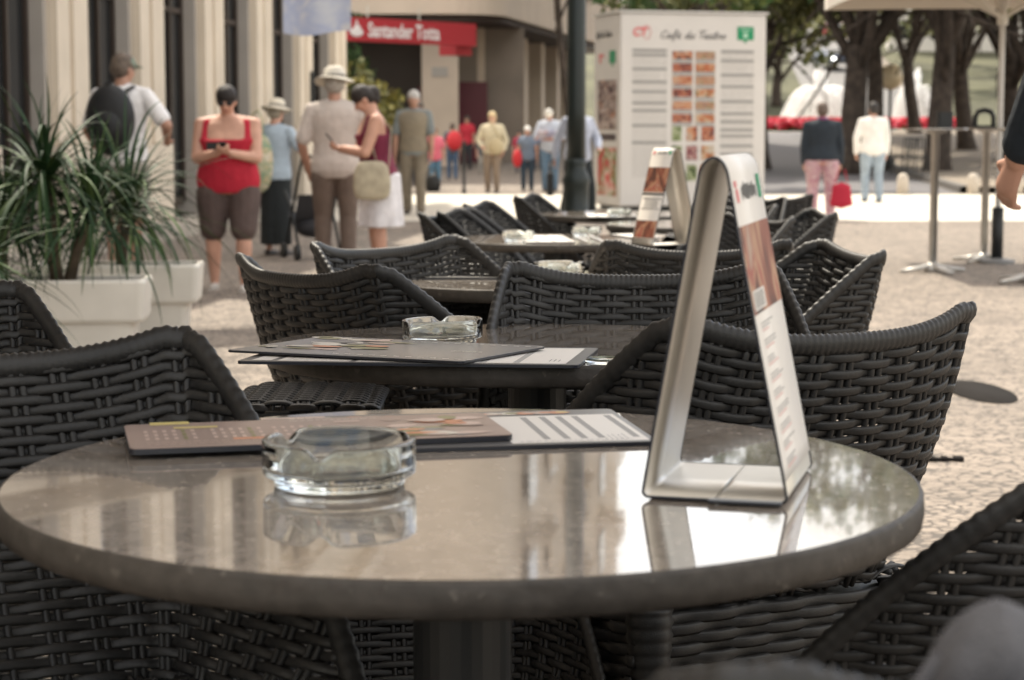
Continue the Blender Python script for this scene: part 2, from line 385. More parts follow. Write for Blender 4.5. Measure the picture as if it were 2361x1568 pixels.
for s in starts[2:]:
    if s>36: continue
    for z0,z1 in((.15,4.14),(4.76,8.09)):
        g=MB(); fb(g,s+1.08,s+2.895,-.39,-.26,z0,z1); o=g.build('window',M_wing,bl)
        f=MB()
        for q in(0,.58,1.16,1.75): fb(f,s+1.08+q,s+1.14+q,-.255,-.21,z0,z1)
        for zz in (z0,z0+(z1-z0)*.62,z1-.07): fb(f,s+1.145,s+2.82,-.253,-.215,zz,zz+.07)
        f.build('frame',M_dark,o)
# banner hanging from the building
p=AT(731,10,23.5); bn=empty('hanging_banner',(p.x,p.y,0),R(4),'pale blue cloth banner hanging from the left building','banner')
b=MB(); b.grid(lambda u,v:(-.385+.77*u,.012*math.sin(u*9+v*3),2.2-.03*math.sin(u*5)+2.6*v),14,10)
b.build('cloth',photo_mat('banner_print',[(.50,.52,.58),(.36,.40,.55),(.55,.54,.56)],2.2),bn,smooth=True)
b=MB(); b.tube([(-1.05,0,4.8),(.42,0,4.8)],.02); b.build('rod',M_black,bn)

# ================================================================= BANK BUILDING
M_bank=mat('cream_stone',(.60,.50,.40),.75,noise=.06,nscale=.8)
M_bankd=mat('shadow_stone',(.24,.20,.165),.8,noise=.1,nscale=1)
bk=empty('corner_building',(-1.7,64,0),0,'cream corner building with stone pillars and a deep overhang behind the red sign','building')
bd=Vector((.175,.985)); bn_=Vector((.985,-.175))
def bb(mb,s0,s1,o0,o1,z0,z1,m=None):
    pts=[]
    for z in(z0,z1):
        for (s,o) in((s0,o0),(s1,o0),(s1,o1),(s0,o1)):
            p=bd*s+bn_*o; pts.append((p.x,p.y,z))
    mb.add(pts,[(0,1,2,3),(7,6,5,4),(4,5,1,0),(5,6,2,1),(6,7,3,2),(7,4,0,3)],m)
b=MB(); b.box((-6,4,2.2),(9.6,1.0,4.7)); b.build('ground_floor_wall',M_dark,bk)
b=MB()
# upper storeys with rounded corner, overhanging
pts=[(-14,-1.2)]+[(-.3+1.9*math.sin(R(a)),.7-1.9*math.cos(R(a))) for a in range(0,81,10)]
e=bd*27+bn_*1.75; pts+=[(e.x,e.y),(e.x-14,e.y+2)]
pts.append((-14,27))
b.slab([(x,y,4.62) for x,y in pts],24); b.build('upper_storeys',M_bank,bk)
for k in range(6):
    for zz in(6.2,9.6,13,16.4,19.8,23.2):
        g=MB(); g.box((-12.8+2.1*k,-1.2,zz+.9),(1.05,.06,1.7)); o=g.build('window',M_wing,bk)
        f=MB(); f.box((-12.8+2.1*k,-1.26,zz-.03),(1.3,.2,.1)); f.build('sill',M_bank,o)
for k in range(5):
    for zz in(6.2,9.6,13,16.4,19.8,23.2):
        g=MB(); bb(g,3+4.5*k,4.6+4.5*k,1.72,1.78,zz,zz+1.7); o=g.build('window',M_wing,bk)
        if k%2==0 and zz>9: q=MB(); bb(q,2.6+4.5*k,5.0+4.5*k,1.73,2.6,zz-.75,zz-.55); bb(q,2.6+4.5*k,5.0+4.5*k,2.5,2.6,zz-.549,zz+.3); q.build('balcony',M_bank,o)
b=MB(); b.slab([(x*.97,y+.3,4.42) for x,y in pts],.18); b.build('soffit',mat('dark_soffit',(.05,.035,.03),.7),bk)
pl=MB(); pl.box((-.55+.0,.5,2.15),(1.13,.9,4.54)); pl.build('pillar',M_bank,bk)
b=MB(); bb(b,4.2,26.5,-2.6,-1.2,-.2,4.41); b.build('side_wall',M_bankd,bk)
for k in range(6):
    s=3.2+3.85*k; q=MB(); bb(q,s,s+.75,-.45,.25,-.2,4.41); q.build('pillar',M_bank,bk)
    if 1<=k<5:
        g=MB(); bb(g,s+1.2,s+3.3,-1.19,-1.12,1.3,2.6); g.build('window',M_wing,bk)
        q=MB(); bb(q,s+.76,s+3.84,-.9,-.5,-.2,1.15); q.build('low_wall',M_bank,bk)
b=MB(); bb(b,1.9,3.0,-1.7,-1.6,-.2,2.5); 
b.box((.2,2.6,1.3),(1.4,.1,2.7)); b.build('door',mat('burgundy_door',(.10,.012,.022),.4),bk)
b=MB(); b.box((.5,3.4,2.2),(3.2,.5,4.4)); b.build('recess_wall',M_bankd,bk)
b=MB(); b.box((-.55,.03,2.9),(.5,.03,.3)); b.build('plaque',mat('plaque_grey',(.42,.39,.35),.5),bk)
# red sign
M_sred=mat('sign_red',(.44,.035,.045),.45); M_swh=mat('sign_white',(.85,.8,.78),.5)
pL=AT(800,68,57.5); pR=AT(1098,83,61.5)
sg=empty('red_bank_sign',(pL.x,pL.y,0),math.atan2(pR.y-pL.y,pR.x-pL.x),'long red hanging sign with white lettering and flame emblem under the cream overhang','sign')
Ls=(Vector((pR.x,pR.y))-Vector((pL.x,pL.y))).length
b=MB(); b.box((Ls/2,.1,3.92),(Ls,.2,.66)); b.build('sign_board',M_sred,sg)
b=MB(); b.box((Ls+.03-.35,.55,3.62),(.7,.68,.6)); b.build('return_board',M_sred,sg)
b=MB(); b.tube([(.9,.1,4.25),(.9,.1,4.6)],.02); b.tube([(3.0,.1,4.25),(3.0,.1,4.6)],.02); b.build('hanger',M_steel,sg)
text_mesh('Santander Totta',.56,M_swh,sg,(2.28,-.012,3.9),(PI/2,0,0),bold=.014,sx=.80)
b=MB()
b.ell((.36,-.02,3.83),(.27,.01,.12)); b.cap((.27,-.02,3.86),.07,(.36,-.02,4.02),.05,.2,(1,0,0)); b.cap((.40,-.02,3.88),.07,(.36,-.02,4.14),.03,.2,(1,0,0)); b.cap((.5,-.02,3.85),.06,(.47,-.02,3.99),.03,.2,(1,0,0))
b.build('flame_emblem',M_swh,sg,smooth=True)

# ================================================================= TREES
def tube_path(p0,d,L,n,wob,up,rg):
    pts=[Vector(p0)]; d=Vector(d).normalized()
    for i in range(n):
        d=(d+Vector((rg.uniform(-wob,wob),rg.uniform(-wob,wob),rg.uniform(-wob,wob)+up))).normalized(); pts.append(pts[-1]+d*(L/n))
    return pts
def tree(name,x,y,H,tr,crown,nleaf,leaf,seed,label,group,Mb,Ml,fork=.35,nl=6,parent_h=0,spread=.8,droop=0):
    rg=random.Random(seed)
    root=empty(name,(x,y,gz(x,y)-.05+parent_h),0,label,'tree',group)
    b=MB(); tips=[]
    z0=H*fork
    lean=Vector((rg.uniform(-.12,.12),rg.uniform(-.1,.1),1))
    tp=tube_path((0,0,0),lean,z0,6,.06,.1,rg)
    b.tube(tp,[tr*(1.35 if i==0 else 1.1-.05*i) for i in range(len(tp))],10)
    for k in range(nl):
        a=2*PI*k/nl+rg.uniform(-.4,.4); d=Vector((math.cos(a)*spread,math.sin(a)*spread,1.0))
        L=(H-z0)*rg.uniform(.75,1.05); lp=tube_path(tp[-1]-Vector((0,0,rg.uniform(0,z0*.35))),d,L,7,.16,.05,rg)
        b.tube(lp,[tr*.45*(1-.11*i) for i in range(len(lp))],7)
        tips+=lp[3:]
        for j in range(3):
            q=lp[2+j]; dd=Vector((rg.uniform(-1,1),rg.uniform(-1,1),rg.uniform(-.2,.8)-droop))
            sp=tube_path(q,dd,L*.55,5,.22,-.05*droop,rg); b.tube(sp,[tr*.25*(1-.15*i) for i in range(len(sp))],5); tips+=sp[1:]
    b.build('trunk',Mb,root,smooth=True)
    lf=MB(); cx,cz,rx,rz=crown
    C=Vector((tp[-1].x,tp[-1].y,cz))
    clus=[]
    for t_ in tips:
        if t_.z>cz-rz*1.0: clus.append((t_,rg.uniform(.12,.26)*rx))
    for k in range(int(26)):
        a=rg.uniform(0,2*PI); e=math.asin(rg.uniform(-.75,1)); rr=rg.uniform(.55,1)
        clus.append((C+Vector((math.cos(a)*math.cos(e)*rx*rr,math.sin(a)*math.cos(e)*rx*rr,math.sin(e)*rz*rr)),rg.uniform(.14,.3)*rx))
    per=max(1,int(nleaf/len(clus)))
    for c,cr in clus:
        mi=1 if rg.random()<.4 else 0
        for i in range(per):
            d=Vector((rg.gauss(0,1),rg.gauss(0,1),rg.gauss(0,.8))); d*=cr*rg.random()**.4/max(d.length,.01)
            p=c+d; n=Vector((rg.uniform(-1,1),rg.uniform(-1,1),rg.uniform(-.3,1))).normalized(); t=n.orthogonal().normalized(); t=Matrix.Rotation(rg.uniform(0,6.28),3,n)@t
            s=leaf*rg.uniform(.6,1.3); u=n.cross(t)*s*.42; t=t*s
            lf.add([p-t*.5,p+u,p+t*.6,p-u],[(0,1,2,3)],mi if rg.random()<.8 else 1-mi)
    lf.build('crown',Ml,root)
    return root
M_bark=mat('dark_bark',(.055,.042,.034),.9,noise=.4,nscale=5,bump=.6,bscale=20)
M_lf1=mat('leaf_green',(.035,.075,.018),.6,noise=.3,nscale=2); M_lf2=mat('leaf_light',(.11,.14,.035),.6,noise=.3,nscale=2)
M_lf3=mat('leaf_olive',(.10,.115,.04),.6,noise=.3,nscale=2); M_lf4=mat('leaf_pale',(.19,.19,.07),.6,noise=.3,nscale=2)
for l in(M_lf1,M_lf2,M_lf3,M_lf4): l.node_tree.nodes['Principled BSDF'].inputs['Subsurface Weight'].default_value=0
gT='leafy trees around the square'
tree('street_tree',1.06,33.5,7.2,.06,(1,4.5,.95,1.75),7500,.15,3,'small dark green tree whose low crown hangs right behind the street lamp',gT,M_bark,[M_lf1,M_lf1],fork=.55,nl=4,spread=.3)
tree('street_tree',-6.0,61,5.2,.12,(1,2.5,1.9,1.8),5000,.2,5,'dark bushy tree filling the gap under the red sign',gT,M_bark,[M_lf1,M_lf1],fork=.25)
tree('street_tree',4.1,44,7.5,.13,(1,5.8,1.9,1.7),5200,.2,9,'dark green tree whose crown shows just above the menu kiosk',gT,M_bark,[M_lf1,M_lf2],fork=.5,nl=5)
tree('park_tree',7.5,62,9.5,.30,(1,6.9,3.0,2.6),6500,.22,21,'olive leaved tree just right of the menu kiosk, leaning over the road',gT,M_bark,[M_lf3,M_lf4],fork=.38,spread=.8)
for i,(px,D,tr,lb) in enumerate([(1972,57,.36,'thick dark trunk tree directly behind the man in the white shirt'),
    (2022,61,.26,'dark forked tree just right of the white shirted man'),
    (2162,56,.34,'thick dark trunk tree right behind the nearer bar table'),
    (2232,72,.30,'dark tree between the two bar tables, further back'),
    (2330,66,.30,'dark tree behind the parasol pole at the right edge'),
    (2110,84,.26,'dark tree in front of the second fountain jet'),
    (1950,82,.16,'thin dark tree beyond the woman in pink trousers'),
    (2400,58,.3,'dark tree at the right edge of the square')]):
    p=AT(px,300,D); tree('park_tree',p.x,D,14,tr,(1,10.2,4.3,4.6),6500,.32,40+i,lb,gT,M_bark,[M_lf3,M_lf4] if i%2 else [M_lf1,M_lf3],fork=.26,nl=7,spread=.5,droop=.2)
for i,(px,D) in enumerate([(1790,125),(1690,130),(2020,150),(2090,170),(2200,135),(2330,150),(1750,190),(1860,215),(2280,190),(1980,225),(1600,120)]):
    p=AT(px,300,D); tree('hill_tree',p.x,D,9+2*(i%3),.3,(1,6.5,3.8,3.6),1600,.5,80+i,['pale green roadside tree far up the hill left of the climbing road','dark tree above the kiosk roof far away','broad olive tree beyond the left fountain jet','olive tree far behind the second fountain','dark tree far behind the bar tables','tree far beyond the right edge bar table','olive tree high on the slope above the kiosk corner','tree at the top of the climbing road','tree high on the slope behind the parasol pole','tree at the crest right of the climbing road','tree far behind the kiosk, left'][i],'trees on the far slope',M_bark,[M_lf3,M_lf4],fork=.25)
# distant pale buildings
M_pb=mat('pale_plaster',(.68,.65,.60),.8,noise=.05,nscale=.3); M_rf=mat('roof_tile',(.33,.13,.08),.8)
for i,(x,y,wx,h,lb) in enumerate([(38,170,14,11,'pale plaster house on the slope behind the fountain trees'),(54,160,13,12,'pale house behind the rightmost park trees'),(12,150,8,9,'pale house left of the climbing road'),(34,238,10,9,'small pale house at the top of the slope')]):
    hb=empty('distant_house',(x,y,gz(x,y)-.5),R(-8+5*i),lb,'building','pale houses on the far slope')
    b=MB(); b.box((0,0,h/2),(wx,9,h)); b.build('wall',M_pb,hb)
    b=MB(); b.add([(-wx/2-.4,-4.9,h),(wx/2+.4,-4.9,h),(wx/2+.4,4.9,h),(-wx/2-.4,4.9,h),(-wx/2+1,0,h+2.4),(wx/2-1,0,h+2.4)],[(0,1,5,4),(2,3,4,5),(1,2,5),(3,0,4),(3,2,1,0)]); b.build('roof',M_rf,hb)
    for r_ in range(3):
        for c_ in range(int(wx//2.4)):
            b=MB(); b.box((-wx/2+1.4+2.4*c_,-4.52,1.8+3*r_),(.9,.08,1.5)); b.build('window',M_wing,hb)

# ================================================================= FOUNTAIN, FLOWERS, CARS, LAMP
M_water=mat('white_falling_water',(.93,.93,.92),.25,spec=.5)
def fountain(px,D,rad,h,label):
    p=AT(px,300,D); r=empty('fountain',(p.x,D,gz(p.x,D)),0,label,'fountain','white water jets of the round fountain')
    b=MB(); b.lathe([(rad*1.15,0),(rad*1.18,.45),(rad*1.1,.5),(rad*1.06,.3),(0,.3)],40); b.build('basin',M_pale,r,smooth=True)
    rg=random.Random(int(px)); b=MB()
    for k in range(230):
        a=2*PI*k/230+rg.uniform(-.02,.02); hh=h*rg.uniform(.62,1.1); R0=rad*rg.uniform(.9,1.02); ph=rg.uniform(.3,.5)
        pts=[(R0*t*math.cos(a),R0*t*math.sin(a),.3+hh*(1-((t-ph)/(1-ph))**2 if t>ph else 1-((ph-t)/ph)**2*.35)) for t in [0,.12,.25,.4,.55,.68,.8,.88,.95,1]]
        b.tube(pts,[rg.uniform(.008,.03) for _ in pts],4)
    b.build('water_dome',M_water,r,smooth=True)
    b=MB()
    for k in range(26):
        a=rg.uniform(0,6.28); q=rg.uniform(0,.22); b.tube([(q*math.cos(a),q*math.sin(a),.3),(q*math.cos(a),q*math.sin(a),h*1.1),(q*1.6*math.cos(a),q*1.6*math.sin(a),h*rg.uniform(1.3,1.75))],[.08,.07,.03],5)
    b.build('central_jet',M_water,r,smooth=True)
fountain(1890,98,2.05,1.75,'white water dome of the fountain left of the man in the white shirt')
fountain(2107,99,1.15,1.8,'narrower white water dome seen between the dark trunks to the right')
M_fl=[mat('red_petals',(.62,.02,.05),.6),mat('pink_petals',(.75,.12,.18),.6),mat('bed_green',(.06,.10,.02),.7)]
b=MB(); rg=random.Random(4)
for k in range(5200):
    x=rg.uniform(10.2,20.5); y=93.2+rg.uniform(0,1.6)+.012*(x-14)**2; z=gz(x,y)+.12+rg.uniform(0,.48)
    s=.1; m=0 if rg.random()<.62 else 1
    if z-gz(x,y)<.2: m=2
    n=Vector((rg.uniform(-1,1),rg.uniform(-1.4,.2),rg.uniform(0,1.4))).normalized(); t=n.orthogonal()*s; u=n.cross(t)
    p=Vector((x,y,z)); b.add([p-t,p+u,p+t,p-u],[(0,1,2,3)],m)
tag(b.build('flower_bed',M_fl),'band of red and pink flowers in front of the fountain','flowers',kind='stuff')
def car(px,py,D,col,label,seed):
    p=AT(px,py,D); z=gz(p.x,D)+.03
    r=empty('car',(p.x,D,z),PI+R(12),label,'car','cars coming down the hill road')
    Mc=mat('car_paint_%d'%seed,col,.25,coat=.6)
    prof=[(-2.1,.35),(-2.1,.75),(-1.95,.92),(-1.2,1.0),(-.55,1.42),(.9,1.45),(1.7,1.02),(2.1,.95),(2.15,.4)]
    b=MB(); n=len(prof)
    for sgn,wd in((-1,.84),(1,.84)): pass
    vs=[];
    for x in(-.86,.86):
        for (y,zz) in prof: vs.append((x*(.82 if zz>1.1 else 1),-y,zz))
    fs=[tuple(range(n)),tuple(range(n,2*n))[::-1]]+[(i,i+n,(i+1)%n+n,(i+1)%n) for i in range(n)]
    b.add(vs,fs); b.build('body',Mc,r,bevel=.06)
    b=MB(); b.add([(-.70,1.26,1.03),(.70,1.26,1.03),(.62,.62,1.40),(-.62,.62,1.40)],[(0,1,2,3)]); b.build('windscreen',M_wing,r)
    for sx in(-1,1):
        b=MB(); b.ell((sx*.62,2.08,.68),(.17,.08,.11)); b.build('headlight',mat('headlight_glass',(.9,.9,.85),.05,emit=3),r,smooth=True)
        for yy in(-1.3,1.35):
            b=MB(); b.tube([(sx*.72,yy,.33),(sx*.88,yy,.33)],.33,18); w_=b.build('wheel',M_black,r)
            b=MB(); b.tube([(sx*.87,yy,.33),(sx*.9,yy,.33)],.2,14); b.build('rim',M_steel,w_)
    b=MB(); b.box((0,2.12,.5),(1.3,.06,.2)); b.build('grille',M_black,r)
car(1917,140,150,(.03,.05,.10),'dark blue car with bright headlights coming down the hill road',1)
car(1925,96,178,(.35,.02,.03),'red car higher up the hill road behind the blue one',2)
# globe lamp in the square
p=AT(2051,300,62); r=empty('globe_lamp',(p.x,62,gz(p.x,62)),0,'lamp with a cream globe standing among the dark tree trunks','street lamp')
b=MB(); b.lathe([(.13,0),(.12,.3),(.05,.4),(.045,2.45),(.09,2.5)],14); b.build('post',M_black,r,smooth=True)
b=MB(); b.ell((0,0,2.78),(.37,.37,.40),seg=20,rings=12); b.build('globe',mat('cream_globe',(.62,.50,.33),.3),r,smooth=True)
# ================================================================= STREET LAMP (dark green post)
M_dgreen=mat('dark_green_paint',(.007,.013,.012),.4,noise=.15,nscale=10)
p=onground(1328,512); lamp=empty('street_lamp',(p.x,p.y,p.z),0,'dark green lamp post with thick fluted base left of the menu kiosk','street lamp')
b=MB(); b.lathe([(.20,0),(.20,.10),(.17,.14),(.175,.5),(.19,.56),(.165,.62),(.155,.66),(.125,.72),(.13,.78),(.131,.85)],24); b.build('base',M_dgreen,lamp,smooth=True)
b=MB(); b.lathe([(.13,.84),(.125,1.5),(.12,9.2)],20); b.build('post',M_dgreen,lamp,smooth=True)
b=MB(); b.lathe([(.12,9.2),(.25,9.35),(.3,9.7),(.1,10.0),(0,10.02)],20); b.build('lantern',M_dgreen,lamp,smooth=True)
# bollards
M_bol=mat('bollard_stone',(.50,.44,.37),.8,noise=.1,nscale=8)
bol=None
for i,(px,py,lb) in enumerate([(2081,449,'small round-topped stone bollard left of the nearer bar table pole'),(2243,449,'small round-topped stone bollard right of the nearer bar table pole'),(2395,449,'small stone bollard beyond the right edge arm')]):
    p=onground(px,py)
    if i==2: p=Vector((9.7,39.2,gz(9.7,39.2)))
    if bol is None:
        b=MB(); b.lathe([(.115,0),(.11,.28),(.10,.34),(.07,.39),(.03,.41),(0,.412)],18); bol=b.build('stone_bollard',M_bol,smooth=True); o=bol
    else: o=copy_tree(bol)
    o.location=p; tag(o,lb,'bollard','stone bollards along the road end')
# cafe furniture thin silhouettes on the island (metal chairs)
def thinchair(px,D,label):
    p=AT(px,300,D); r=empty('metal_chair',(p.x,D,gz(p.x,D)+.13),rnd.uniform(0,6),label,'chair','thin black metal chairs on the island')
    for sx in(-.2,.2):
        b=MB(); b.tube([(sx,-.2,0),(sx,-.18,.45),(sx,-.24,.9)],.02,6); b.build('leg',M_black,r)
        b=MB(); b.tube([(sx,.2,0),(sx,.18,.45)],.02,6); b.build('leg',M_black,r)
    b=MB(); b.box((0,0,.45),(.42,.4,.03)); b.build('seat',M_black,r)
    b=MB(); b.tube([(-.2,-.24,.9),(.2,-.24,.9)],.02,6)
    for x in(-.1,0,.1): b.tube([(x,-.19,.47),(x,-.24,.9)],.012,5)
    b.build('backrest',M_black,r)
for px,D,lb in [(2058,50,'thin black metal chair nearest the white shirted man on the island'),(2088,52,'thin black metal chair in the middle of the island row'),(2118,50.5,'thin black metal chair left of the thick trunk behind the bar table')]: thinchair(px,D,lb)
# ================================================================= MENU KIOSK
kp=onground(1428,489); k=empty('menu_kiosk',(kp.x,kp.y,kp.z),R(16),'tall white cafe menu kiosk with food photos on its faces','kiosk')
KW,KD,KH=2.36,1.25,2.9
b=MB(); b.box((KW/2,KD/2,.08+KH/2),(KW,KD,KH)); b.build('board_box',M_kiosk,k,bevel=.03)
b=MB(); b.box((KW/2,KD/2,.035),(KW-.16,KD-.16,.07)); b.build('plinth',M_black,k)
b=MB(); b.box((KW/2,KD/2,.08+KH+.018),(KW+.05,KD+.05,.03)); b.build('top_trim',mat('trim_grey',(.55,.53,.51),.4),k)
sxp=KW/ (1773-1430); szp=KH/(486-24)   # picture-panel scale
def kx(px): return (px-1430)*sxp
def kz(py): return .08+(486-py)*szp
def kquad(mb,x0,x1,y0,y1,off=-.004,m=None):
    mb.add([(kx(x0),off,kz(y1)),(kx(x1),off,kz(y1)),(kx(x1),off,kz(y0)),(kx(x0),off,kz(y0))],[(0,1,2,3)],m)
# handwritten title drawn as pen strokes
def stroke_text(parent,ox,oz,s,shift=0):
    def P(l): return l
    L={'C':[[(.9,.85),(.6,1.05),(.25,.75),(.1,.35),(.3,.02),(.7,.1),(.95,.3)]],
     'a':[[(.6,.5),(.3,.55),(.08,.25),(.25,.0),(.55,.3),(.6,.5),(.55,.1),(.75,.05),(.9,.2)]],
     'f':[[(0,.1),(.35,.6),(.55,1.05),(.35,1.1),(.25,.5),(.15,-.3),(.05,-.4)],[(.05,.45),(.5,.5)]],
     'e':[[(.05,.25),(.4,.3),(.45,.5),(.25,.52),(.08,.25),(.2,.0),(.6,.15)]],
     'E':[[(.05,.25),(.4,.3),(.45,.5),(.25,.52),(.08,.25),(.2,.0),(.6,.15)],[(.25,.68),(.5,.88)]],
     'd':[[(.55,.45),(.3,.5),(.08,.2),(.25,0),(.5,.2),(.75,1.05),(.6,.2),(.7,.0),(.9,.15)]],
     'o':[[(.35,.5),(.08,.3),(.15,.02),(.45,.05),(.55,.35),(.35,.5),(.7,.42)]],
     'T':[[(-.1,.95),(.4,1.05),(1.0,1.1)],[(.55,1.05),(.4,.5),(.25,.0)]],
     't':[[(.1,.15),(.4,1.0),(.25,.2),(.35,0),(.6,.15)],[(.05,.65),(.6,.7)]],
     'r':[[(.05,.1),(.2,.55),(.3,.4),(.5,.45),(.45,.1),(.65,.1)]]}
    W={'C':.95,'a':.85,'f':.6,'e':.6,'E':.65,'d':.85,'o':.7,'T':.75,'t':.55,'r':.6,' ':.5}
    b=MB(); x=0
    for ch in 'CafE do Teatro':
        for st in L.get(ch,[]):
            pts=[(ox+(x+px+.18*pz)*s,-.008,oz+pz*s) for px,pz in st]
            # smooth
            q=[]
            for i in range(len(pts)-1):
                p0=Vector(pts[max(i-1,0)]);p1=Vector(pts[i]);p2=Vector(pts[i+1]);p3=Vector(pts[min(i+2,len(pts)-1)])
                for t in(0,.33,.66): q.append(.5*((2*p1)+(p2-p0)*t+(2*p0-5*p1+4*p2-p3)*t*t+(3*p1-p0-3*p2+p3)*t**3))
            q.append(Vector(pts[-1])); b.tube(q,s*.05,5)
        x+=W.get(ch,.6)
    return b,x*s
b,_=stroke_text(k,kx(1522),kz(84),.148/1.35*1.0); b.build('title_lettering',M_ink,k)
b=MB(); b.add([(kx(1703),-.006,kz(54)),(kx(1742),-.006,kz(54)),(kx(1742),-.006,kz(86)),(kx(1727),-.006,kz(86)),(kx(1722),-.006,kz(95)),(kx(1717),-.006,kz(86)),(kx(1703),-.006,kz(86))],[tuple(range(7))[::-1]]); b.build('green_badge',M_green,k)
b=MB(); b.box((kx(1722),-.01,kz(75)),(.07,.006,.08)); b.box((kx(1722),-.01,kz(62)),(.15,.006,.02)); b.build('badge_mark',mat('pale_green',(.35,.55,.42),.5),k)
text_mesh('CT',.17,mat('faded_red',(.62,.16,.16),.5),k,(kx(1474),-.008,kz(70)),(PI/2,0,0),shear=.2,bold=.008)
b=MB()
for q in range(9):
    a=R(-110+q*32); b.tube([(kx(1490)+.07*math.cos(a),-.006,kz(70)+.1*math.sin(a)),(kx(1490)+.07*math.cos(a+.35),-.006,kz(70)+.1*math.sin(a+.35))],.006,4)
b.build('logo_ring',mat('faded_red',(.62,.16,.16),.5),k)
b=MB(); rg=random.Random(2)
for x0,x1,ys in((1458,1538,(113,124,157,188,211,238,256,292,333)),(1665,1743,(114,136,170,198,234,263,283,303,317,341,362))):
    for y in ys: b=MB(); kquad(b,x0,x1,y-3.6,y+3.6); b.build('section_bar',mat('bar_grey',(.26,.25,.24),.5),k)

b=MB()
for x0,x1,ys in((1458,1538,(113,124,157,188,211,238,256,292,333,420)),(1665,1743,(114,136,170,198,234,263,283,303,317,341,362,430))):
    for y,y2 in zip(ys,ys[1:]):
        yy=y+8
        while yy<y2-6:
            xx=x0+1
            while xx<x1-14:
                l=rg.uniform(4,14); kquad(b,xx,xx+l,yy-.55,yy+.55); xx+=l+2
            kquad(b,x1-7,x1,yy-.6,yy+.6); yy+=5.2
b.build('small_print',mat('line_grey',(.36,.34,.32),.5),k)
FP=[photo_mat('food_print_%d'%i,c,6+2*i,1.2) for i,c in enumerate([
 [(0.019,0.012,0.012),(0.279,0.062,0.025),(0.446,0.217,0.112),(0.372,0.310,0.248)],[(0.062,0.099,0.019),(0.372,0.087,0.031),(0.434,0.279,0.155),(0.422,0.372,0.310)],
 [(0.012,0.012,0.019),(0.186,0.031,0.019),(0.409,0.136,0.062),(0.341,0.186,0.124)],[(0.217,0.186,0.149),(0.310,0.124,0.062),(0.403,0.260,0.174),(0.074,0.124,0.031)],
 [(0.025,0.031,0.012),(0.093,0.136,0.031),(0.310,0.341,0.186),(0.465,0.434,0.372)],[(0.031,0.006,0.012),(0.155,0.019,0.037),(0.372,0.186,0.155),(0.434,0.372,0.341)]])]
rows=[(114,133),(143,163),(173,194),(204,223),(234,253),(264,284)]
for i,(a,c) in enumerate(rows):
    for j,(x0,x1) in enumerate(((1551,1598),(1605,1651))):
        b=MB(); kquad(b,x0,x1,a,c,-.006); b.build('food_photo',FP[(i*2+j*3)%4],k)
        b=MB(); kquad(b,x0,x1,c+1.5,c+8.5,-.005); b.build('caption_bar',M_greyink,k)
for i,(a,c) in enumerate(((294,329),(340,375),(386,425))):
    for j,(x0,x1) in enumerate(((1551,1574),(1585,1611),(1620,1651))):
        b=MB(); kquad(b,x0,x1,a,c,-.006); b.build('food_photo',FP[(4,0,2,4,5,1,5,4,0)[i*3+j]],k)
# left side of kiosk
def sq(mb,t0,t1,y0,y1,off=-.004):
    mb.add([(off,KD*(1-t0),kz(y1)),(off,KD*(1-t1),kz(y1)),(off,KD*(1-t1),kz(y0)),(off,KD*(1-t0),kz(y0))],[(0,1,2,3)])
b=MB(); sq(b,.17,.88,182,302); b.build('food_photo',photo_mat('side_print_dark',[(.02,.012,.012),(.08,.02,.02),(.5,.4,.36),(.03,.02,.02),(.5,.2,.1)],3.2,2),k)
b=MB(); sq(b,.17,.88,345,462); b.build('food_photo',photo_mat('side_print_kebab',[(.35,.02,.02),(.4,.06,.04),(.10,.16,.02),(.55,.45,.38),(.5,.05,.04)],3.4,1),k)
b=MB(); sq(b,.17,.86,312,328); b.build('caption_bar',mat('side_bar',(.03,.01,.012),.5),k)
b=MB(); sq(b,.6,.84,112,142); sq(b,.69,.75,142,150); b.build('green_badge',M_green,k)
b=MB(); sq(b,.2,.4,118,126); sq(b,.22,.3,126,140); b.build('red_logo',mat('faded_red',(.62,.16,.16),.5),k)
b,_=stroke_text(k,0,0,.085); 
bb2=MB(); bb2.add([(y,KD-.12-x*.92,kz(78)+z) for (x,y,z) in b.v],b.f); bb2.build('title_lettering',M_ink,k)

# slim dark totem by the facade, yellow parasol beyond, thin barrier post
p=onground(716,470); t_=empty('info_totem',p,0,'slim dark sign post with a red foot standing against the left facade','sign post')
b=MB(); b.box((0,0,1.45),(.16,.10,1.5)); b.build('panel',M_black,t_,bevel=.01)
b=MB(); b.box((0,0,.62),(.12,.08,.16)); b.build('red_block',mat('sign_red',(.44,.035,.045),.45),t_); b=MB(); b.box((0,0,.27),(.05,.05,.54)); b.build('post',M_black,t_)
p=AT(826,300,41); tree('ornamental_tree',p.x,41,2.7,.05,(1,1.75,.95,.85),3400,.13,17,'low yellow olive bush-like tree behind the man in the sun hat',gT,M_bark,[mat('yellow_leaf',(.20,.18,.045),.6,noise=.3,nscale=3),mat('olive_leaf',(.10,.105,.03),.6)],fork=.4,nl=5)
p=onground(1070,446); b=MB(); b.lathe([(.05,0),(.045,.05),(.03,.08),(.03,.95),(.045,1.0),(0,1.03)],14); o=b.build('barrier_post',M_black,smooth=True,loc=p); tag(o,'thin dark post at the edge of the pale strip, left of the fair haired woman','post')

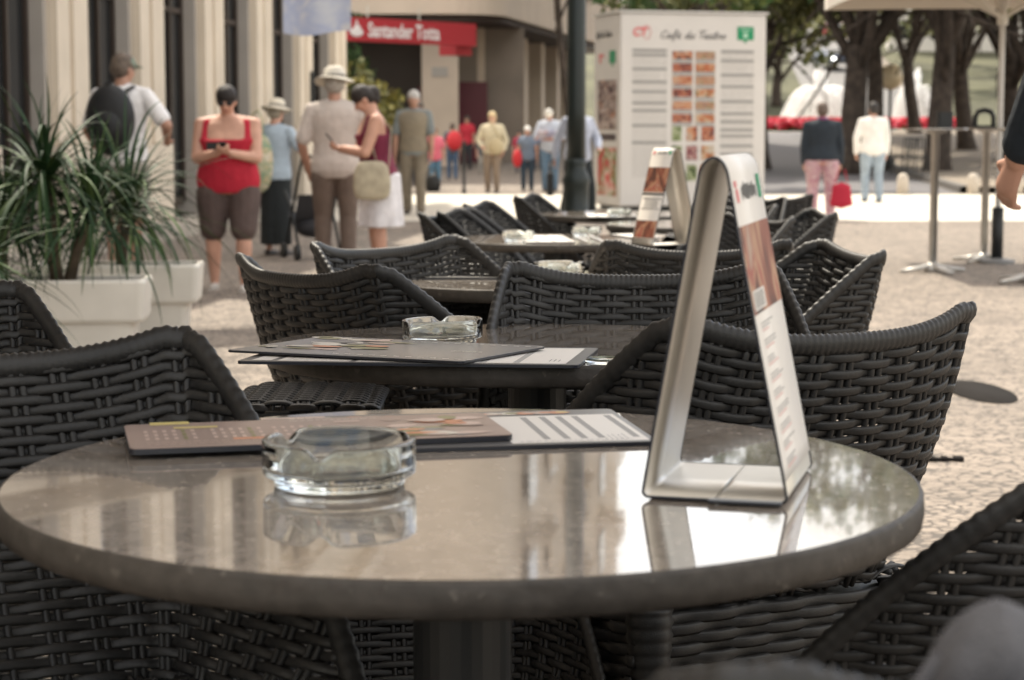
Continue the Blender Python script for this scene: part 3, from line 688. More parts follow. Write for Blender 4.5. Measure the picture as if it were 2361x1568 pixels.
# cloth awning added out of view on the facade to cast the shade band
aw=empty('shade_awning',(0,0,0),0,'added out-of-view cloth awning reaching out from the left facade, throwing a band of shade','awning')
b=MB(); q=[fac(12.3,0),fac(13.6,0),fac(14.9,4.0)+Vector((.35,.5)),fac(13.7,4.0)+Vector((.35,.5))]
b.slab([(q[3].x,q[3].y,2.95),(q[2].x,q[2].y,2.95),(q[1].x,q[1].y,3.6),(q[0].x,q[0].y,3.6)],.02); b.build('cloth',M_fac,aw)
b=MB()
for e_ in(3,2): b.tube([(q[3-e_].x,q[3-e_].y,3.0),(q[e_].x,q[e_].y,2.93)],.02,8)
b.build('arm',M_black,aw)
# ================================================================= WICKER CHAIRS
def Rim(u):
    a=abs(u); s=1 if u>=0 else -1
    if a<=.45:
        t=a/.45; return Vector((s*.255*t, -.345+.05*t*t, .815+.042*t**3-.012*ss((t-.88)/.12)))
    t=(a-.45)/.55
    return Vector((s*(.255+.062*(1-(1-t)**2.4)), -.295+.42*t+.02*math.sin(PI*t), .857-.012*(1-ss(t/.07))-.40*t+.012*math.sin(PI*t)))
def Base(u):
    a=abs(u); s=1 if u>=0 else -1
    if a<=.45:
        t=a/.45; return Vector((s*.195*math.sin(t*PI/2)**.9, -.20+.06*t**3, .43))
    t=(a-.45)/.55; return Vector((s*(.195+.05*t), -.14+.25*t, .43))
def Shell(u,v):
    B=Base(u);Q=Rim(u); p=B.lerp(Q,v); c=Vector((p.x,p.y-.02,0)); 
    if c.length>1e-5: p+=c.normalized()*(.022*math.sin(PI*min(v,1))**1.0)*min(1,(Q.z-B.z)/.25)
    return p
def Snorm(u,v):
    e=.01; a=Shell(min(1,u+e),v)-Shell(max(-1,u-e),v); b=Shell(u,min(1,v+e))-Shell(u,max(0,v-e)); n=a.cross(b)
    if n.length<1e-9: return Vector((0,-1,0)),Vector((0,0,1))
    n.normalize(); c=Vector((Shell(u,.5).x,Shell(u,.5).y,0))
    if n.dot(c)<0: n=-n
    return n,b.normalized()
STK=[k*.0435*2 for k in range(-5,6)]   # placeholders, rebuilt below
us=[-.435+.087*i for i in range(11)]
side=[.435+.085*i for i in range(1,6)]
stakes=[-x for x in side[::-1]]+us+side
def stake_idx(u):
    if u<=stakes[0]: return (u-stakes[0])/.085
    for i in range(len(stakes)-1):
        if u<=stakes[i+1]: return i+(u-stakes[i])/(stakes[i+1]-stakes[i])
    return len(stakes)-1+(u-stakes[-1])/.085
NROW=32
def make_chair():
    r=empty('wicker_chair')
    b=MB(); A=.0042
    for k in range(1,NROW):
        vk=k/NROW; zk=.43+vk*.42
        run=[]
        def flush(run):
            if len(run)<4: return
            pts=[];N=[];S=[]
            for u,v in run:
                n,sv=Snorm(u,v); i=stake_idx(u)
                w=math.cos(PI*(i+k)); w=math.copysign(abs(w)**.6,w)
                pts.append(Shell(u,v)+n*A*w); N.append(n); S.append(sv)
            b.strand(pts,N,S,.0074,.0028)
        M=150
        for q in range(M+1):
            u=-1+2*q/M
            if abs(u)<=.45: v=vk
            else:
                h=Rim(u).z-.43; v=(zk-.43)/h if h>.01 else 9
                # blend so rows meet smoothly at the corner
            if v<.985: run.append((u,v))
            else: flush(run); run=[]
        flush(run)
    for i,u in enumerate(stakes):
        for du in(-.011,.011):
            pts=[];N=[]
            uu=u+du
            for q in range(13):
                v=q/12; pts.append(Shell(uu,v))
            b.tube(pts,.0052,6)
    b.build('backrest',M_wick,r,smooth=True)
    # ribbed rim
    b=MB(); n=560; pts=[];rad=[]
    vs=[];K=10
    for i in range(n+1):
        u=-1+2*i/n; p=Rim(u); t=(Rim(min(1,u+.004))-Rim(max(-1,u-.004))).normalized()
        nn,sv=Snorm(u,.97); sd_=nn.cross(t).normalized()
        m_=1+.07*math.cos(i*2*PI/5)
        for j in range(K):
            q=2*PI*j/K; vs.append(p-Vector((0,0,.004))+sd_*math.cos(q)*.0150*m_+nn*math.sin(q)*.0095*(1+.25*(m_-1)))
    fs=[]
    for i in range(n):
        for j in range(K): k=(j+1)%K; fs.append((i*K+j,i*K+k,(i+1)*K+k,(i+1)*K+j))
    fs+= [tuple(range(K))[::-1],tuple(n*K+j for j in range(K))]
    b.add(vs,fs); b.build('rim',M_wick,r,smooth=True)
    # seat: woven strands curving down over the front and sides into an arched apron
    def T(p,q):   # p -1..1 across, q 0 back ..1 front edge .. 1.5 apron
        if q<=1: 
            x=p*.225; y=-.20+.42*q; z=.435+.012*(abs(p)**3)-.018*(1-p*p)*math.sin(PI*min(1,q))
        else:
            t=(q-1)/.5; a=min(1,t*1.3)*PI/2; x=p*.225; y=.22+.035*math.sin(a); z=.435-.03*(1-math.cos(a))-max(0,t-.77)*.35-.03*t*(1-.0)
        return Vector((x,y,z))
    b=MB()
    for k in range(28):
        q=(k+.5)/28*1.5
        pts=[];N=[];S=[]
        for i in range(49):
            p=-1+2*i/48; e=.01
            n=(T(min(1,p+e),q)-T(max(-1,p-e),q)).cross(T(p,q+e)-T(p,q-e)).normalized()
            w=math.cos(PI*(p*4.5+k)); w=math.copysign(abs(w)**.6,w)
            pts.append(T(p,q)+n*.005*w); N.append(n); S.append((T(p,q+e)-T(p,q-e)).normalized())
        b.strand(pts,N,S,.0085,.0034)
    for i in range(-4,5):
        for d in(-.012,.012):
            b.tube([T(i/4.5+d*4.2*.5,q*1.5/16) for q in range(17)],.005,6)
    # side aprons
    for sx in(-1,1):
        for k in range(9):
            z=.42-.0150*k; pts=[];N=[];S=[]
            for i in range(25):
                y=-.20+.44*i/24; w=math.cos(PI*(i/24*8+k)); n=Vector((sx,0,0)); pts.append(Vector((sx*(.243+.002*k),y,z-.02*math.sin(PI*i/24)))+n*.005*math.copysign(abs(w)**.6,w)); N.append(n); S.append(Vector((0,0,1)))
            b.strand(pts,N,S,.0092,.0028)
    for k in range(10):
        z=.415-.0150*k; pts=[];N=[];S=[]
        for i in range(25):
            x=-.235+.47*i/24; w=math.cos(PI*(i/24*8+k)); n=Vector((0,-1,0)); pts.append(Vector((x,-.205,z))+n*.005*w); N.append(n); S.append(Vector((0,0,1)))
        b.strand(pts,N,S,.0092,.0028)
    b.box((0,.01,.412),(.455,.41,.012))
    b.build('seat',M_wick,r,smooth=True)
    for sx in(-1,1):
        for y0,y1 in((.225,.25),(-.185,-.235)):
            b=MB(); n=70; pts=[];rr=[]
            for i in range(n+1):
                t=i/n; pts.append((sx*(.222+.018*t),y0+(y1-y0)*t,.43-.428*t)); rr.append((.034-.013*ss(t*2.2))*(1+.05*math.cos(i*PI*.66)))
            b.tube(pts,rr,9); b.build('leg',M_wick,r,smooth=True)
    return r
CH=make_chair(); first=[True]
def chair(x,y,fdeg,label,group,z=None,tilt=0,s=1.0):
    """fdeg: facing direction, degrees counter-clockwise from +X"""
    if first[0]: o=CH; first[0]=False
    else: o=copy_tree(CH)
    o.location=(x,y,gz(x,y) if z is None else z); o.rotation_euler=(tilt,0,R(fdeg-90)); o.scale=(s,s,s)
    return tag(o,label,'chair',group)
def by_corner(px,py,side,fdeg,label,group,zc=.857,dz=None,s=1.0):
    """put the chair so that its rim corner (side -1/+1 = local x) stands at the seen place"""
    z=zc*s; p=G(px,py,z)
    for i in range(12): p=G(px,py,z+gz(p.x,p.y))
    a=R(fdeg-90); lx,ly=side*.255*s,-.295*s
    return chair(p.x-(lx*math.cos(a)-ly*math.sin(a)),p.y-(lx*math.sin(a)+ly*math.cos(a)),fdeg,label,group,s=s)
gN='grey wicker chairs around the nearest tables'; gM='grey wicker chairs at the middle tables'; gF='grey wicker chairs at the far tables'
# local +x is the right hand when facing forward: chairs facing the camera show local -x on the picture's right
by_corner(428,748,-1,-63,'grey wicker chair at the left, between the nearest and second tables, woven inside facing us',gN)
by_corner(2238,690,1,118,'dark wicker chair with light showing through its back, right behind the menu stand',gN)
by_corner(1172,606,1,-88,'lit grey wicker chair facing us just behind the second table and its ashtray',gN)
by_corner(2034,570,-1,-172,'wicker chair facing left at the right end of the second table, lit inside',gN)
by_corner(552,580,-1,40,'dark wicker chair back with pinholes of light, left behind the second ashtray',gM)
by_corner(722,556,1,-44,'lit grey wicker chair behind the pinholed dark chair, at the third table',gM)
by_corner(1400,544,-1,92,'black looking wicker chair back left of the menu stand top, fourth row',gM)
by_corner(1925,487,-1,-176,'narrow wicker chair seen from the side, right behind the lit one facing left',gM)
by_corner(1830,497,-1,-150,'wicker chair facing us with light ribs, directly right of the menu stand top',gM)
by_corner(42,648,-1,-60,'wicker chair at the far left edge below the drooping plants',gM)
by_corner(967,487,1,-20,'leftmost of the far wicker chairs leaning left in front of the beige vest man',gF)
by_corner(1012,485,1,-15,'second of the far wicker chairs, half hidden behind the leftmost one',gF)
by_corner(1073,468,1,-12,'third of the far wicker chairs, in front of the pale ground strip',gF)
by_corner(1190,450,1,-12,'far wicker chair nearest the lamp post base',gF)
by_corner(1873,446,1,100,'far wicker chair in front of the woman in pink trousers',gF)
by_corner(1812,452,-1,-120,'farthest wicker chair beside the kiosk corner',gF)
by_corner(1790,470,-1,-140,'far wicker chair with pale ribs left of the woman in pink trousers',gF)
by_corner(2500,1050,-1,148,'wicker chair right of the nearest table, its side sweeping down to the left',gN,s=.90)
by_corner(1680,1515,-1,120,'blurred wicker chair closest to the camera at the bottom right',gN)
chair(-.13,2.78,-80,'wicker chair pushed under the nearest table, only its dark seat and legs showing',gN,z=-.16,s=.82)
# grey bag on the closest chair
b=MB(); bgp=G(2290,1520,.80); 
def fab(u,v):
    a=2*PI*u; t=v*PI
    rr=1+.06*math.sin(3*a+4*v)+.04*math.sin(7*a); return Vector((.040*math.sin(t)*math.cos(a)*rr,.035*math.sin(t)*math.sin(a)*rr,.042*math.cos(t)-.01*math.sin(t)*abs(math.cos(a))))
b.grid(fab,36,18); b.tube([(-.03,0,.01),(-.05,0,-.02),(-.055,.01,-.08)],.006,8)
pb=AT(2300,1560,1.06)
o=b.build('grey_bag',mat('grey_felt',(.10,.098,.105),.95,noise=.1,nscale=60,bump=.4,bscale=300),smooth=True,loc=pb); tag(o,'rounded grey felt bag blurred in the bottom right corner, on the closest chair','bag')

# ================================================================= TABLES
def make_table(name='stone_table',R_=.46,seed=0):
    r=empty(name); rg=random.Random(seed)
    ed=[rg.uniform(-1,.4)-(2.6 if rg.random()<.05 else 0) for _ in range(160)]
    def fn(r0,z,q,i):
        a=int(round(q/(2*PI)*160))%160; n=ed[a]
        if i in(1,2,3): r0+=(.0005,.0011,.0009)[i-1]*n; z+=(.0002,.0006,.0004)[i-1]*min(0,n)
        elif i>3: r0+=.0006*ed[(a*7+i*13)%160]
        return r0,z
    b=MB(); H=.745
    b.lathe([(0,H),(R_-.012,H),(R_-.005,H)],160,m=0,caps=False)
    b.v=b.v; 
    b.lathe([(R_-.005,H),(R_-.0015,H-.0012),(R_,H-.004),(R_+.0008,H-.018),(R_-.001,H-.030),(R_-.008,H-.0345),(R_-.05,H-.035),(0,H-.035)],160,m=1,fn=fn,caps=False)
    t=b.build('tabletop',[M_stone,M_stone_edge],r,smooth=True)
    b=MB(); b.lathe([(.05,.03),(.05,.69),(.17,.697),(.17,.709)],28); b.build('pedestal',M_black,r)
    b=MB()
    for k in range(4):
        a=R(45+90*k); rot=Matrix.Rotation(a,3,'Z'); b.box(rot@Vector((.17,0,.024)),(.34,.07,.028),rot)
    b.lathe([(.09,0),(.09,.045),(.055,.06)],24); b.build('base',M_black,r)
    return r
T0=make_table()
gTb='round stone cafe tables in a row'
def put_table(o,x,y,label,tilt=0,z=None,rz=0,s=1):
    o.scale=(s,s,1); o.location=(x,y,gz(x,y) if z is None else z); o.rotation_euler=(tilt,0,rz); return tag(o,label,'table',gTb)
t1c=Vector((G(1062,1100,.745).x,0)); 
yb=G(1062,948,.745).y; yf=G(1062,1331,.745).y
T1x,T1y=-.052,2.092
t1s=((yb-yf)/2)/.46
print('T1',yb,yf,t1s)
T1=put_table(T0,T1x,T1y,'nearest round stone table with a glossy reflecting top, filling the foreground',s=1.02,tilt=R(.8))
TS=1.0
T2=copy_tree(T0); T2x,T2y=.043,3.45; T2t=R(-1.5); put_table(T2,T2x,T2y,'second round stone table with menus overhanging its left edge',tilt=T2t,rz=0)
T2z=gz(T2x,T2y)
T3=copy_tree(T0); put_table(T3,.10,5.45,'third stone table, mostly hidden between the two wicker backs',tilt=R(-.8))
T4=copy_tree(T0); put_table(T4,.19,9.0,'fourth stone table carrying two ashtrays and the smaller menu stand')
T5=copy_tree(T0); put_table(T5,.62,11.9,'fifth stone table in front of the kiosk and lamp base')
T6=copy_tree(T0); put_table(T6,.95,10.6,'stone table hidden among the far chairs right of the menu stand')
def ontable(t,px,py,dz=0):
    """point on a table's top seen at a pixel, in world space"""
    bpy.context.view_layer.update(); Mx=t.matrix_basis
    n=(Mx.to_3x3()@Vector((0,0,1))); o=Mx@Vector((0,0,.745)); d=ray(px,py); c=Vector((0,0,CAMH))
    k=(o-c).dot(n)/d.dot(n); return c+d*k+n*dz
# ashtrays
def make_ash():
    b=MB(); notches=[R(25),R(145),R(265)]
    def fn(r,z,q,i):
        if 8<=i<=15:
            m=min(abs((q-n+PI)%(2*PI)-PI) for n in notches); g=math.exp(-(m/.13)**2)
            z-= .010*g*(1 if 9<=i<=14 else .2)
        return r,z
    prof=[(0,0),(.056,0),(.0585,.001),(.0595,.003),(.0595,.0085),(.0605,.0095),(.0675,.0105),(.069,.012),(.0695,.014),(.0698,.040),(.0694,.0422),(.068,.043),(.0645,.043),(.0632,.042),(.0628,.040),(.0605,.019),(.059,.016),(.055,.0145),(.02,.014),(0,.014)]
    b.lathe(prof,96,fn=fn); return b.build('glass_ashtray',M_glass,smooth=True)
ASH=make_ash(); fa=[True]
def ashtray(t,px,py,label,rz=0,s=1):
    o=ASH if fa[0] else copy_tree(ASH); fa[0]=False
    p=ontable(t,px,py,.0006); o.location=p; o.rotation_euler=(t.rotation_euler.x,0,rz); o.scale=(s,s,s*1.0)
    return tag(o,label,'ashtray','round glass ashtrays on the tables')
ashtray(T1,783,1118,'large glass ashtray on the nearest table in front of the brown menu',R(-5),1.11)
ashtray(T2,1021,793,'glass ashtray on the second table behind the overhanging menus',R(70),.98)
ashtray(T3,1290,640,'glass ashtray behind the ribbed rim of the lit chair, on the third table',R(20))
ashtray(T4,1195,556,'left one of the two ashtrays on the fourth table',R(40))
ashtray(T4,1352,544,'right one of the two ashtrays on the fourth table, beside the smaller menu stand',R(10))
ashtray(T5,1428,499,'small far ashtray on the fifth table in front of the kiosk foot',R(30))
# menus
M_menu1=mat('brown_print',(.34,.25,.215),.28,noise=.08,nscale=12); M_menu2=mat('charcoal_print',(.13,.125,.125),.28)
M_cream=mat('cream_print',(.70,.66,.58),.3)
M_orange=mat('orange_print',(.62,.25,.12),.3); M_yel=mat('yellow_print',(.70,.58,.22),.3); M_olive=mat('olive_print',(.25,.24,.10),.3); M_pinkp=mat('pale_pink_print',(.60,.46,.40),.3)
def menu(corners,label,base,deco,thick=.004,n=None,name='menu_card'):
    """corners: near-left, near-right, far-right, far-left world points"""
    a,b_,c,d=[Vector(p) for p in corners]; o0=(a+b_+c+d)/4; ex=((b_-a)+(c-d)).normalized(); ez=ex.cross(((d-a)+(c-b_))).normalized(); ey=ez.cross(ex)
    wx=((b_-a).length+(c-d).length)/2; wy=((d-a).length+(c-b_).length)/2
    r=bpy.data.objects.new(name,None); COL.objects.link(r); r.matrix_basis=Matrix((ex,ey,ez)).transposed().to_4x4(); r.location=o0
    tag(r,label,'menu')
    m=MB(); m.slab([(x,y,0) for x,y in rrect(wx,wy,.010)],thick); m.build('card',M_edge,r)
    m=MB(); m.slab([(x,y,thick+.0001) for x,y in rrect(wx-.0015,wy-.0015,.009)],.0008); m.build('printed_face',base,r)
    m=MB(); mats=[]; deco(m,wx,wy,thick+.0013)
    m.build('print',DM,r); return r
DM=[M_cream,M_orange,M_yel,M_olive,M_ink,M_pinkp,M_greyink,M_paper,M_menu2,M_menu1]
def rc(m,x0,y0,x1,y1,z,k): m.add([(x0,y0,z),(x1,y0,z),(x1,y1,z),(x0,y1,z)],[(0,1,2,3)],k)
def bits(m,x0,x1,y0,y1,z,rg,k=0,lh=.010,ln=.002,vert=False):
    """lines of small print: runs of little dashes"""
    if not vert:
        y=y0
        while y<y1:
            x=x0
            while x<x1-.01:
                l=rg.uniform(.003,.010); rc(m,x,y,min(x+l,x1),y+ln,z,k); x+=l+.0025
            y+=lh
    else:
        x=x0
        while x<x1:
            y=y0
            while y<y1-.01:
                l=rg.uniform(.003,.010); rc(m,x,y,x+ln,min(y+l,y1),z,k); y+=l+.0025
            x+=lh
def disc(m,x,y,rx,ry,z,k,rot=0,n=14,j=None):
    m.add([(x+rx*math.cos(2*PI*i/n)*(1+(j.uniform(-.2,.2) if j else 0)),y+ry*math.sin(2*PI*i/n),z) for i in range(n)],[tuple(range(n))],k)
def deco_brown(m,w,h,z):
    g=random.Random(3); X=-w/2; Y=-h/2
    rc(m,X+.03,Y+.155,X+.075,Y+.175,z,2); rc(m,X+.055,Y+.125,X+.105,Y+.136,z,2); rc(m,X+.115,Y+.035,X+.15,Y+.048,z,1); rc(m,X+.16,Y+.168,X+.235,Y+.178,z,5); rc(m,X+.24,Y+.13,X+.27,Y+.14,z,5)
    for cx in(.02,.095,.165):
        for yy in(.05,.075,.10,):
            for q in range(6):
                x=X+cx+q*.0105
                rc(m,x,Y+yy,x+.0045,Y+yy+.016,z,3 if q==4 else 5)
    bits(m,X+.02,X+.21,Y+.018,Y+.034,z,g,5,.014,.003)
    bits(m,X+.19,X+.30,Y+.15,Y+.16,z,g,0,.012,.003)
    for q in range(26):
        disc(m,X+.30+g.uniform(0,w-.33),Y+.02+g.uniform(0,h-.04),g.uniform(.01,.03),g.uniform(.006,.015),z+.00004*q,g.choice([0,5,5,3,1,6,9,9]),j=g)
def deco_dark(m,w,h,z):
    g=random.Random(5); X=-w/2; Y=-h/2
    bits(m,X+.03,X+.09,h/2-.02,h/2-.012,z,g,0,.01,.004)
    for q in range(13):
        x=X+.11+q*(w-.16)/13; disc(m,x,h/2-.022,.014,.010,z,(1,5,1,5,0)[q%5],j=g); disc(m,x+.004,h/2-.020,.008,.005,z+.0001,(5,1,2,0,3)[q%5],j=g)
    bits(m,X+.02,w/2-.25,h/2-.05,h/2-.045,z,g,0,.01,.002)
    rc(m,w/2-.165,Y+.008,w/2-.008,h/2-.045,z,7)
    for q in(.025,.048,.068,.088,.128): rc(m,w/2-.15+q,Y+.03,w/2-.142+q,h/2-.055,z+.0001,6)
    bits(m,w/2-.155,w/2-.02,Y+.014,Y+.026,z+.0001,g,6,.006,.0015)
    bits(m,w/2-.15+.095,w/2-.15+.122,Y+.02,Y+.06,z+.0001,g,6,.006,.0012,vert=True)
def deco_cover(m,w,h,z):
    g=random.Random(8); X=-w/2;Y=-h/2
    for q in range(30):
        disc(m,X+.02+g.uniform(0,.17),Y+.03+g.uniform(0,h-.05),g.uniform(.008,.035),g.uniform(.006,.02),z+.00004*q,g.choice([0,1,5,3,0,5,8]),j=g)
    for yy in(Y+.02,h/2-.03):
        for q in range(12): rc(m,X+.18+q*.021,yy,X+.19+q*.021,yy+.004,z,0)
    bits(m,w/2-.09,w/2-.03,-.01,.0,z,g,0,.008,.003)
def deco_list(m,w,h,z):
    g=random.Random(9); X=-w/2;Y=-h/2
    rc(m,X+.02,Y+.012,X+.05,h/2-.012,z,7); rc(m,X+.06,Y+.008,X+.17,h/2-.01,z,7); rc(m,X+.18,Y+.008,X+.28,h/2-.01,z,7)
    rc(m,w/2-.20,Y+.012,w/2-.02,h/2-.02,z,7)
    for q in(.05,.10): rc(m,w/2-.20+q,Y+.02,w/2-.19+q,h/2-.03,z+.0001,6)
    bits(m,w/2-.19,w/2-.16,Y+.03,h/2-.04,z+.0001,g,6,.007,.0015,vert=True); bits(m,w/2-.05,w/2-.035,Y+.05,Y+.09,z+.0001,g,4,.007,.002,vert=True)
    bits(m,X+.07,X+.27,Y+.02,h/2-.03,z+.0001,g,6,.01,.002)
def deco_pale(m,w,h,z):
    g=random.Random(10); rc(m,-w/2+.01,-h/2+.008,w/2-.01,h/2-.01,z,7); 
    for q in range(5): rc(m,-w/2+.05+q*.07,-h/2+.02,-w/2+.065+q*.07,h/2-.03,z+.0001,6)
def mcorn(t,pts,dz): return [ontable(t,px,py,dz) for px,py in pts]
menu(mcorn(T1,[(640,1052),(1500,1030),(1425,950),(600,975)],.0005),'large charcoal menu card on the nearest table, cream list panel at its right end',M_menu2,deco_dark)
menu(mcorn(T1,[(296,1066),(1176,1026),(1120,978),(288,1003)],.0062),'brown menu card lying on top of the charcoal one, left half behind the ashtray',M_menu1,deco_brown,.006)
menu(mcorn(T2,[(572,843),(1352,848),(1362,812),(640,800)],.0006),'lower long menu card on the second table with white lists, overhanging the left edge',M_menu2,deco_list,.004)
menu([p+Vector((0,0,q)) for p,q in zip(mcorn(T2,[(586,836),(1112,843),(1200,822),(700,788)],.0062),(.004,.0,.004,.004))],'upper grey picture menu resting crooked on the other menu of the second table',mat('grey_print',(.24,.235,.235),.25),deco_cover,.003)
menu(mcorn(T3,[(975,644),(1165,644),(1165,633),(990,632)],.0006),'small pale menu lying on the third table',M_cream,deco_pale)
menu(mcorn(T4,[(1160,561),(1300,560),(1320,545),(1235,545)],.0006),'dark edged menu between the two ashtrays on the fourth table',M_paper,deco_pale)
menu(mcorn(T4,[(1430,551),(1500,550),(1500,541),(1440,542)],.0006),'flat white menu at the right of the fourth table, under the smaller stand',M_paper,deco_pale)
menu(mcorn(T5,[(1350,502),(1400,502),(1400,495),(1355,495)],.0006),'small flat menu on the fifth table in front of the kiosk',M_paper,deco_pale)
# ================================================================= MENU STANDS (bent strip, triangular loop with a rounded top)
def stand(n0,n1,ext,H,label,big=True,z0=0.0):
    """n0,n1: near bottom corners (world), ext: extrusion vector"""
    n0=Vector(n0);n1=Vector(n1); ex=(n1-n0); W=ex.length; ex.normalize(); ey=Vector(ext); D=ey.length*1.10; ey.normalize(); up=Vector((0,0,1))
    M3=Matrix((ex,ey,up)).transposed().to_4x4()
    r=bpy.data.objects.new('menu_stand',None); COL.objects.link(r); r.matrix_basis=M3; r.location=n0; tag(r,label,'menu stand','bent menu stands on the tables')
    # profile in local x-z, closed loop, starting mid-bottom going clockwise: bottom-left, up left leg, apex, down right leg, bottom-right
    rb=.006; pts=[(W*.5,0)]; 
    pts+=[(rb*2,0)]+[(rb-rb*math.sin(R(a)),rb-rb*math.cos(R(a))) for a in(0,30,60,90)]
    ax=W*.47; ra=W*.105
    # left leg up to the arc, slightly bulging
    a0=(ax-ra,H-ra*1.75); 
    for t in(.25,.5,.75): pts.append((rb*0+a0[0]*t+(-.000),rb+(a0[1]-rb)*t))
    for a in range(170,9,-16): pts.append((ax+ra*math.cos(R(a)),H-ra*1.7+ra*1.7*math.sin(R(a))))
    b0=(ax+ra,H-ra*1.75)
    for t in(.25,.5,.75): pts.append((b0[0]+(W-b0[0])*t,b0[1]+(rb-b0[1])*t))
    pts+=[(W-rb+rb*math.cos(R(a)),rb-rb*math.sin(R(a))) for a in(0,30,60,90)]+[(W*.5+.001,0)]
    # smooth resample
    def smooth(P,k):
        for _ in range(k):
            Q=[P[0]]
            for i in range(len(P)-1):
                p,q=P[i],P[i+1]; Q+= [(p[0]*.75+q[0]*.25,p[1]*.75+q[1]*.25),(p[0]*.25+q[0]*.75,p[1]*.25+q[1]*.75)]
            Q.append(P[-1]); P=Q
        return P
    P=smooth(pts,2); n=len(P)
    nr=[]
    for i in range(n):
        a=P[max(0,i-1)];c=P[min(n-1,i+1)]; dx,dz=c[0]-a[0],c[1]-a[1]; L=math.hypot(dx,dz) or 1; nr.append((-dz/L,dx/L))
    th=.0022
    # which side is outside: for clockwise loop outside is (-dz,dx) flipped; test with the apex
    ia=max(range(n),key=lambda i:P[i][1]); sg=1 if nr[ia][1]>0 else -1
    def rib(y0,y1,o0,o1,i0=0,i1=n-1):
        b=MB(); vs=[]
        for i in range(i0,i1+1):
            x,z=P[i]; nx,nz=nr[i][0]*sg,nr[i][1]*sg
            z+=th*1.2
            for (y,o) in((y0,o0),(y1,o0),(y1,o1),(y0,o1)): vs.append((x+nx*o,y,z+nz*o))
        m=i1-i0+1; fs=[]
        for i in range(m-1):
            for j in range(4): k=(j+1)%4; fs.append((i*4+j,i*4+k,(i+1)*4+k,(i+1)*4+j))
        fs+=[(0,1,2,3)[::-1],tuple((m-1)*4+j for j in range(4))]
        b.add(vs,fs); return b
    rib(.0018,D-.0018,0,-.0010).build('metal_strip',M_mirror,r,smooth=True)
    e=rib(0,.0017,.0012,-.0014); e2=rib(D-.0017,D,.0012,-.0014); e.add(e2.v,e2.f); e.build('edge_trim',M_edge,r,smooth=True)
    i0=ia-max(2,n//40); i1=max(i for i in range(n) if P[i][1]>rb*2)
    pr=rib(.0018,D-.0018,.0011,.0002,i0,i1); pr.build('printed_sheet',M_paper,r,smooth=True)
    # arc length coordinates along the print
    S=[0]
    for i in range(i0,i1): S.append(S[-1]+math.hypot(P[i+1][0]-P[i][0],P[i+1][1]-P[i][1]))
    Lp=S[-1]
    def at(s,y,o=.0016):
        s=max(0,min(Lp-1e-6,s*Lp)); j=max(k for k in range(len(S)) if S[k]<=s); j=min(j,len(S)-2); t=(s-S[j])/max(1e-9,S[j+1]-S[j]); i=i0+j
        x=P[i][0]*(1-t)+P[i+1][0]*t; z=P[i][1]*(1-t)+P[i+1][1]*t+th*1.2; nx=(nr[i][0]*(1-t)+nr[i+1][0]*t)*sg; nz=(nr[i][1]*(1-t)+nr[i+1][1]*t)*sg
        return (x+nx*o,y*D,z+nz*o)
    def patch(s0,s1,y0,y1,o=.0016,k=0,mb=None):
        m=max(1,int((s1-s0)*60)); mb.add([at(s0+(s1-s0)*i/m,yy,o) for i in range(m+1) for yy in(y0,y1)],[(2*i,2*i+1,2*i+3,2*i+2) for i in range(m)],k)
    m=MB(); patch(.235,.50,.015,.985,.0015,0,m); m.build('food_photo',photo_mat('stand_food',[(.02,.008,.006),(.10,.03,.015),(.22,.06,.03),(.40,.24,.14),(.26,.025,.015),(.36,.25,.18)],9,1.6,(1,1,.55)),r)
    m=MB(); g=random.Random(6)
    if big:
        # logo row
        patch(.10,.12,.08,.16,.0017,0,m); patch(.125,.165,.10,.18,.0017,0,m); patch(.09,.165,.82,.93,.0017,1,m)
        for q in range(11): y=.28+q*.045; patch(.105+g.uniform(0,.02),.145+g.uniform(0,.02),y,y+.022,.0017,2,m)
        patch(.43,.49,.06,.44,.0017,4,m)
        for q in range(7): patch(.435,.485,.1+q*.045,.12+q*.045,.0018,2,m)
        s=.53
        while s<.96:
            for q in range(3):
                patch(s+q*.011,s+q*.011+.004,.16,.16+g.uniform(.2,.42),.0017,(3,3,5)[q],m)
            s+=.052
    else:
        patch(.06,.10,.1,.2,.0017,0,m); patch(.06,.1,.8,.92,.0017,1,m)
        for q in range(8): y=.3+q*.055; patch(.07,.10,y,y+.03,.0017,2,m)
        patch(.51,.53,.0,.99,.0017,2,m); patch(.56,.575,.1,.95,.0017,3,m); patch(.67,.68,.1,.95,.0017,3,m)
        for q in range(9): patch(.585+q*.009,.589+q*.009,.2,.8,.0017,3,m)
        patch(.80,.98,.03,.97,.0017,6,m)
    m.build('print',[mat('faded_red',(.62,.16,.16),.5),M_green,M_ink,M_greyink,M_paper,mat('rose_ink',(.62,.34,.31),.5),photo_mat('stand_food',[(0,0,0)])],r)
    if big:
        m=MB(); m.box((W*.72,-.004,.0032),(W*.5,.012,.0026)); m.build('overlap_tab',M_edge,r)
    return r
a=ontable(T1,1481,1153,.0006); c=ontable(T1,1815,1168,.0006); d=ontable(T1,1570,1078,.0006)
apex=AT(1640,368,a.y+.01)
stand(a,c,(d-a),apex.z-a.z,'tall bent metal menu stand on the nearest table, its printed side facing right')
# smaller stand on the fourth table, opening turned the other way
a=ontable(T4,1478,556,.0006); c=ontable(T4,1590,551,.0006)
r=stand((0,0,0),(.23,0,0),(0,.14,0),.40,'smaller bent menu stand on the fourth table in front of the kiosk',False)
r.matrix_basis=Matrix.Translation(ontable(T4,1532,562,.0006)+Vector((.05,.04,0)))@Matrix.Rotation(R(212),4,'Z')
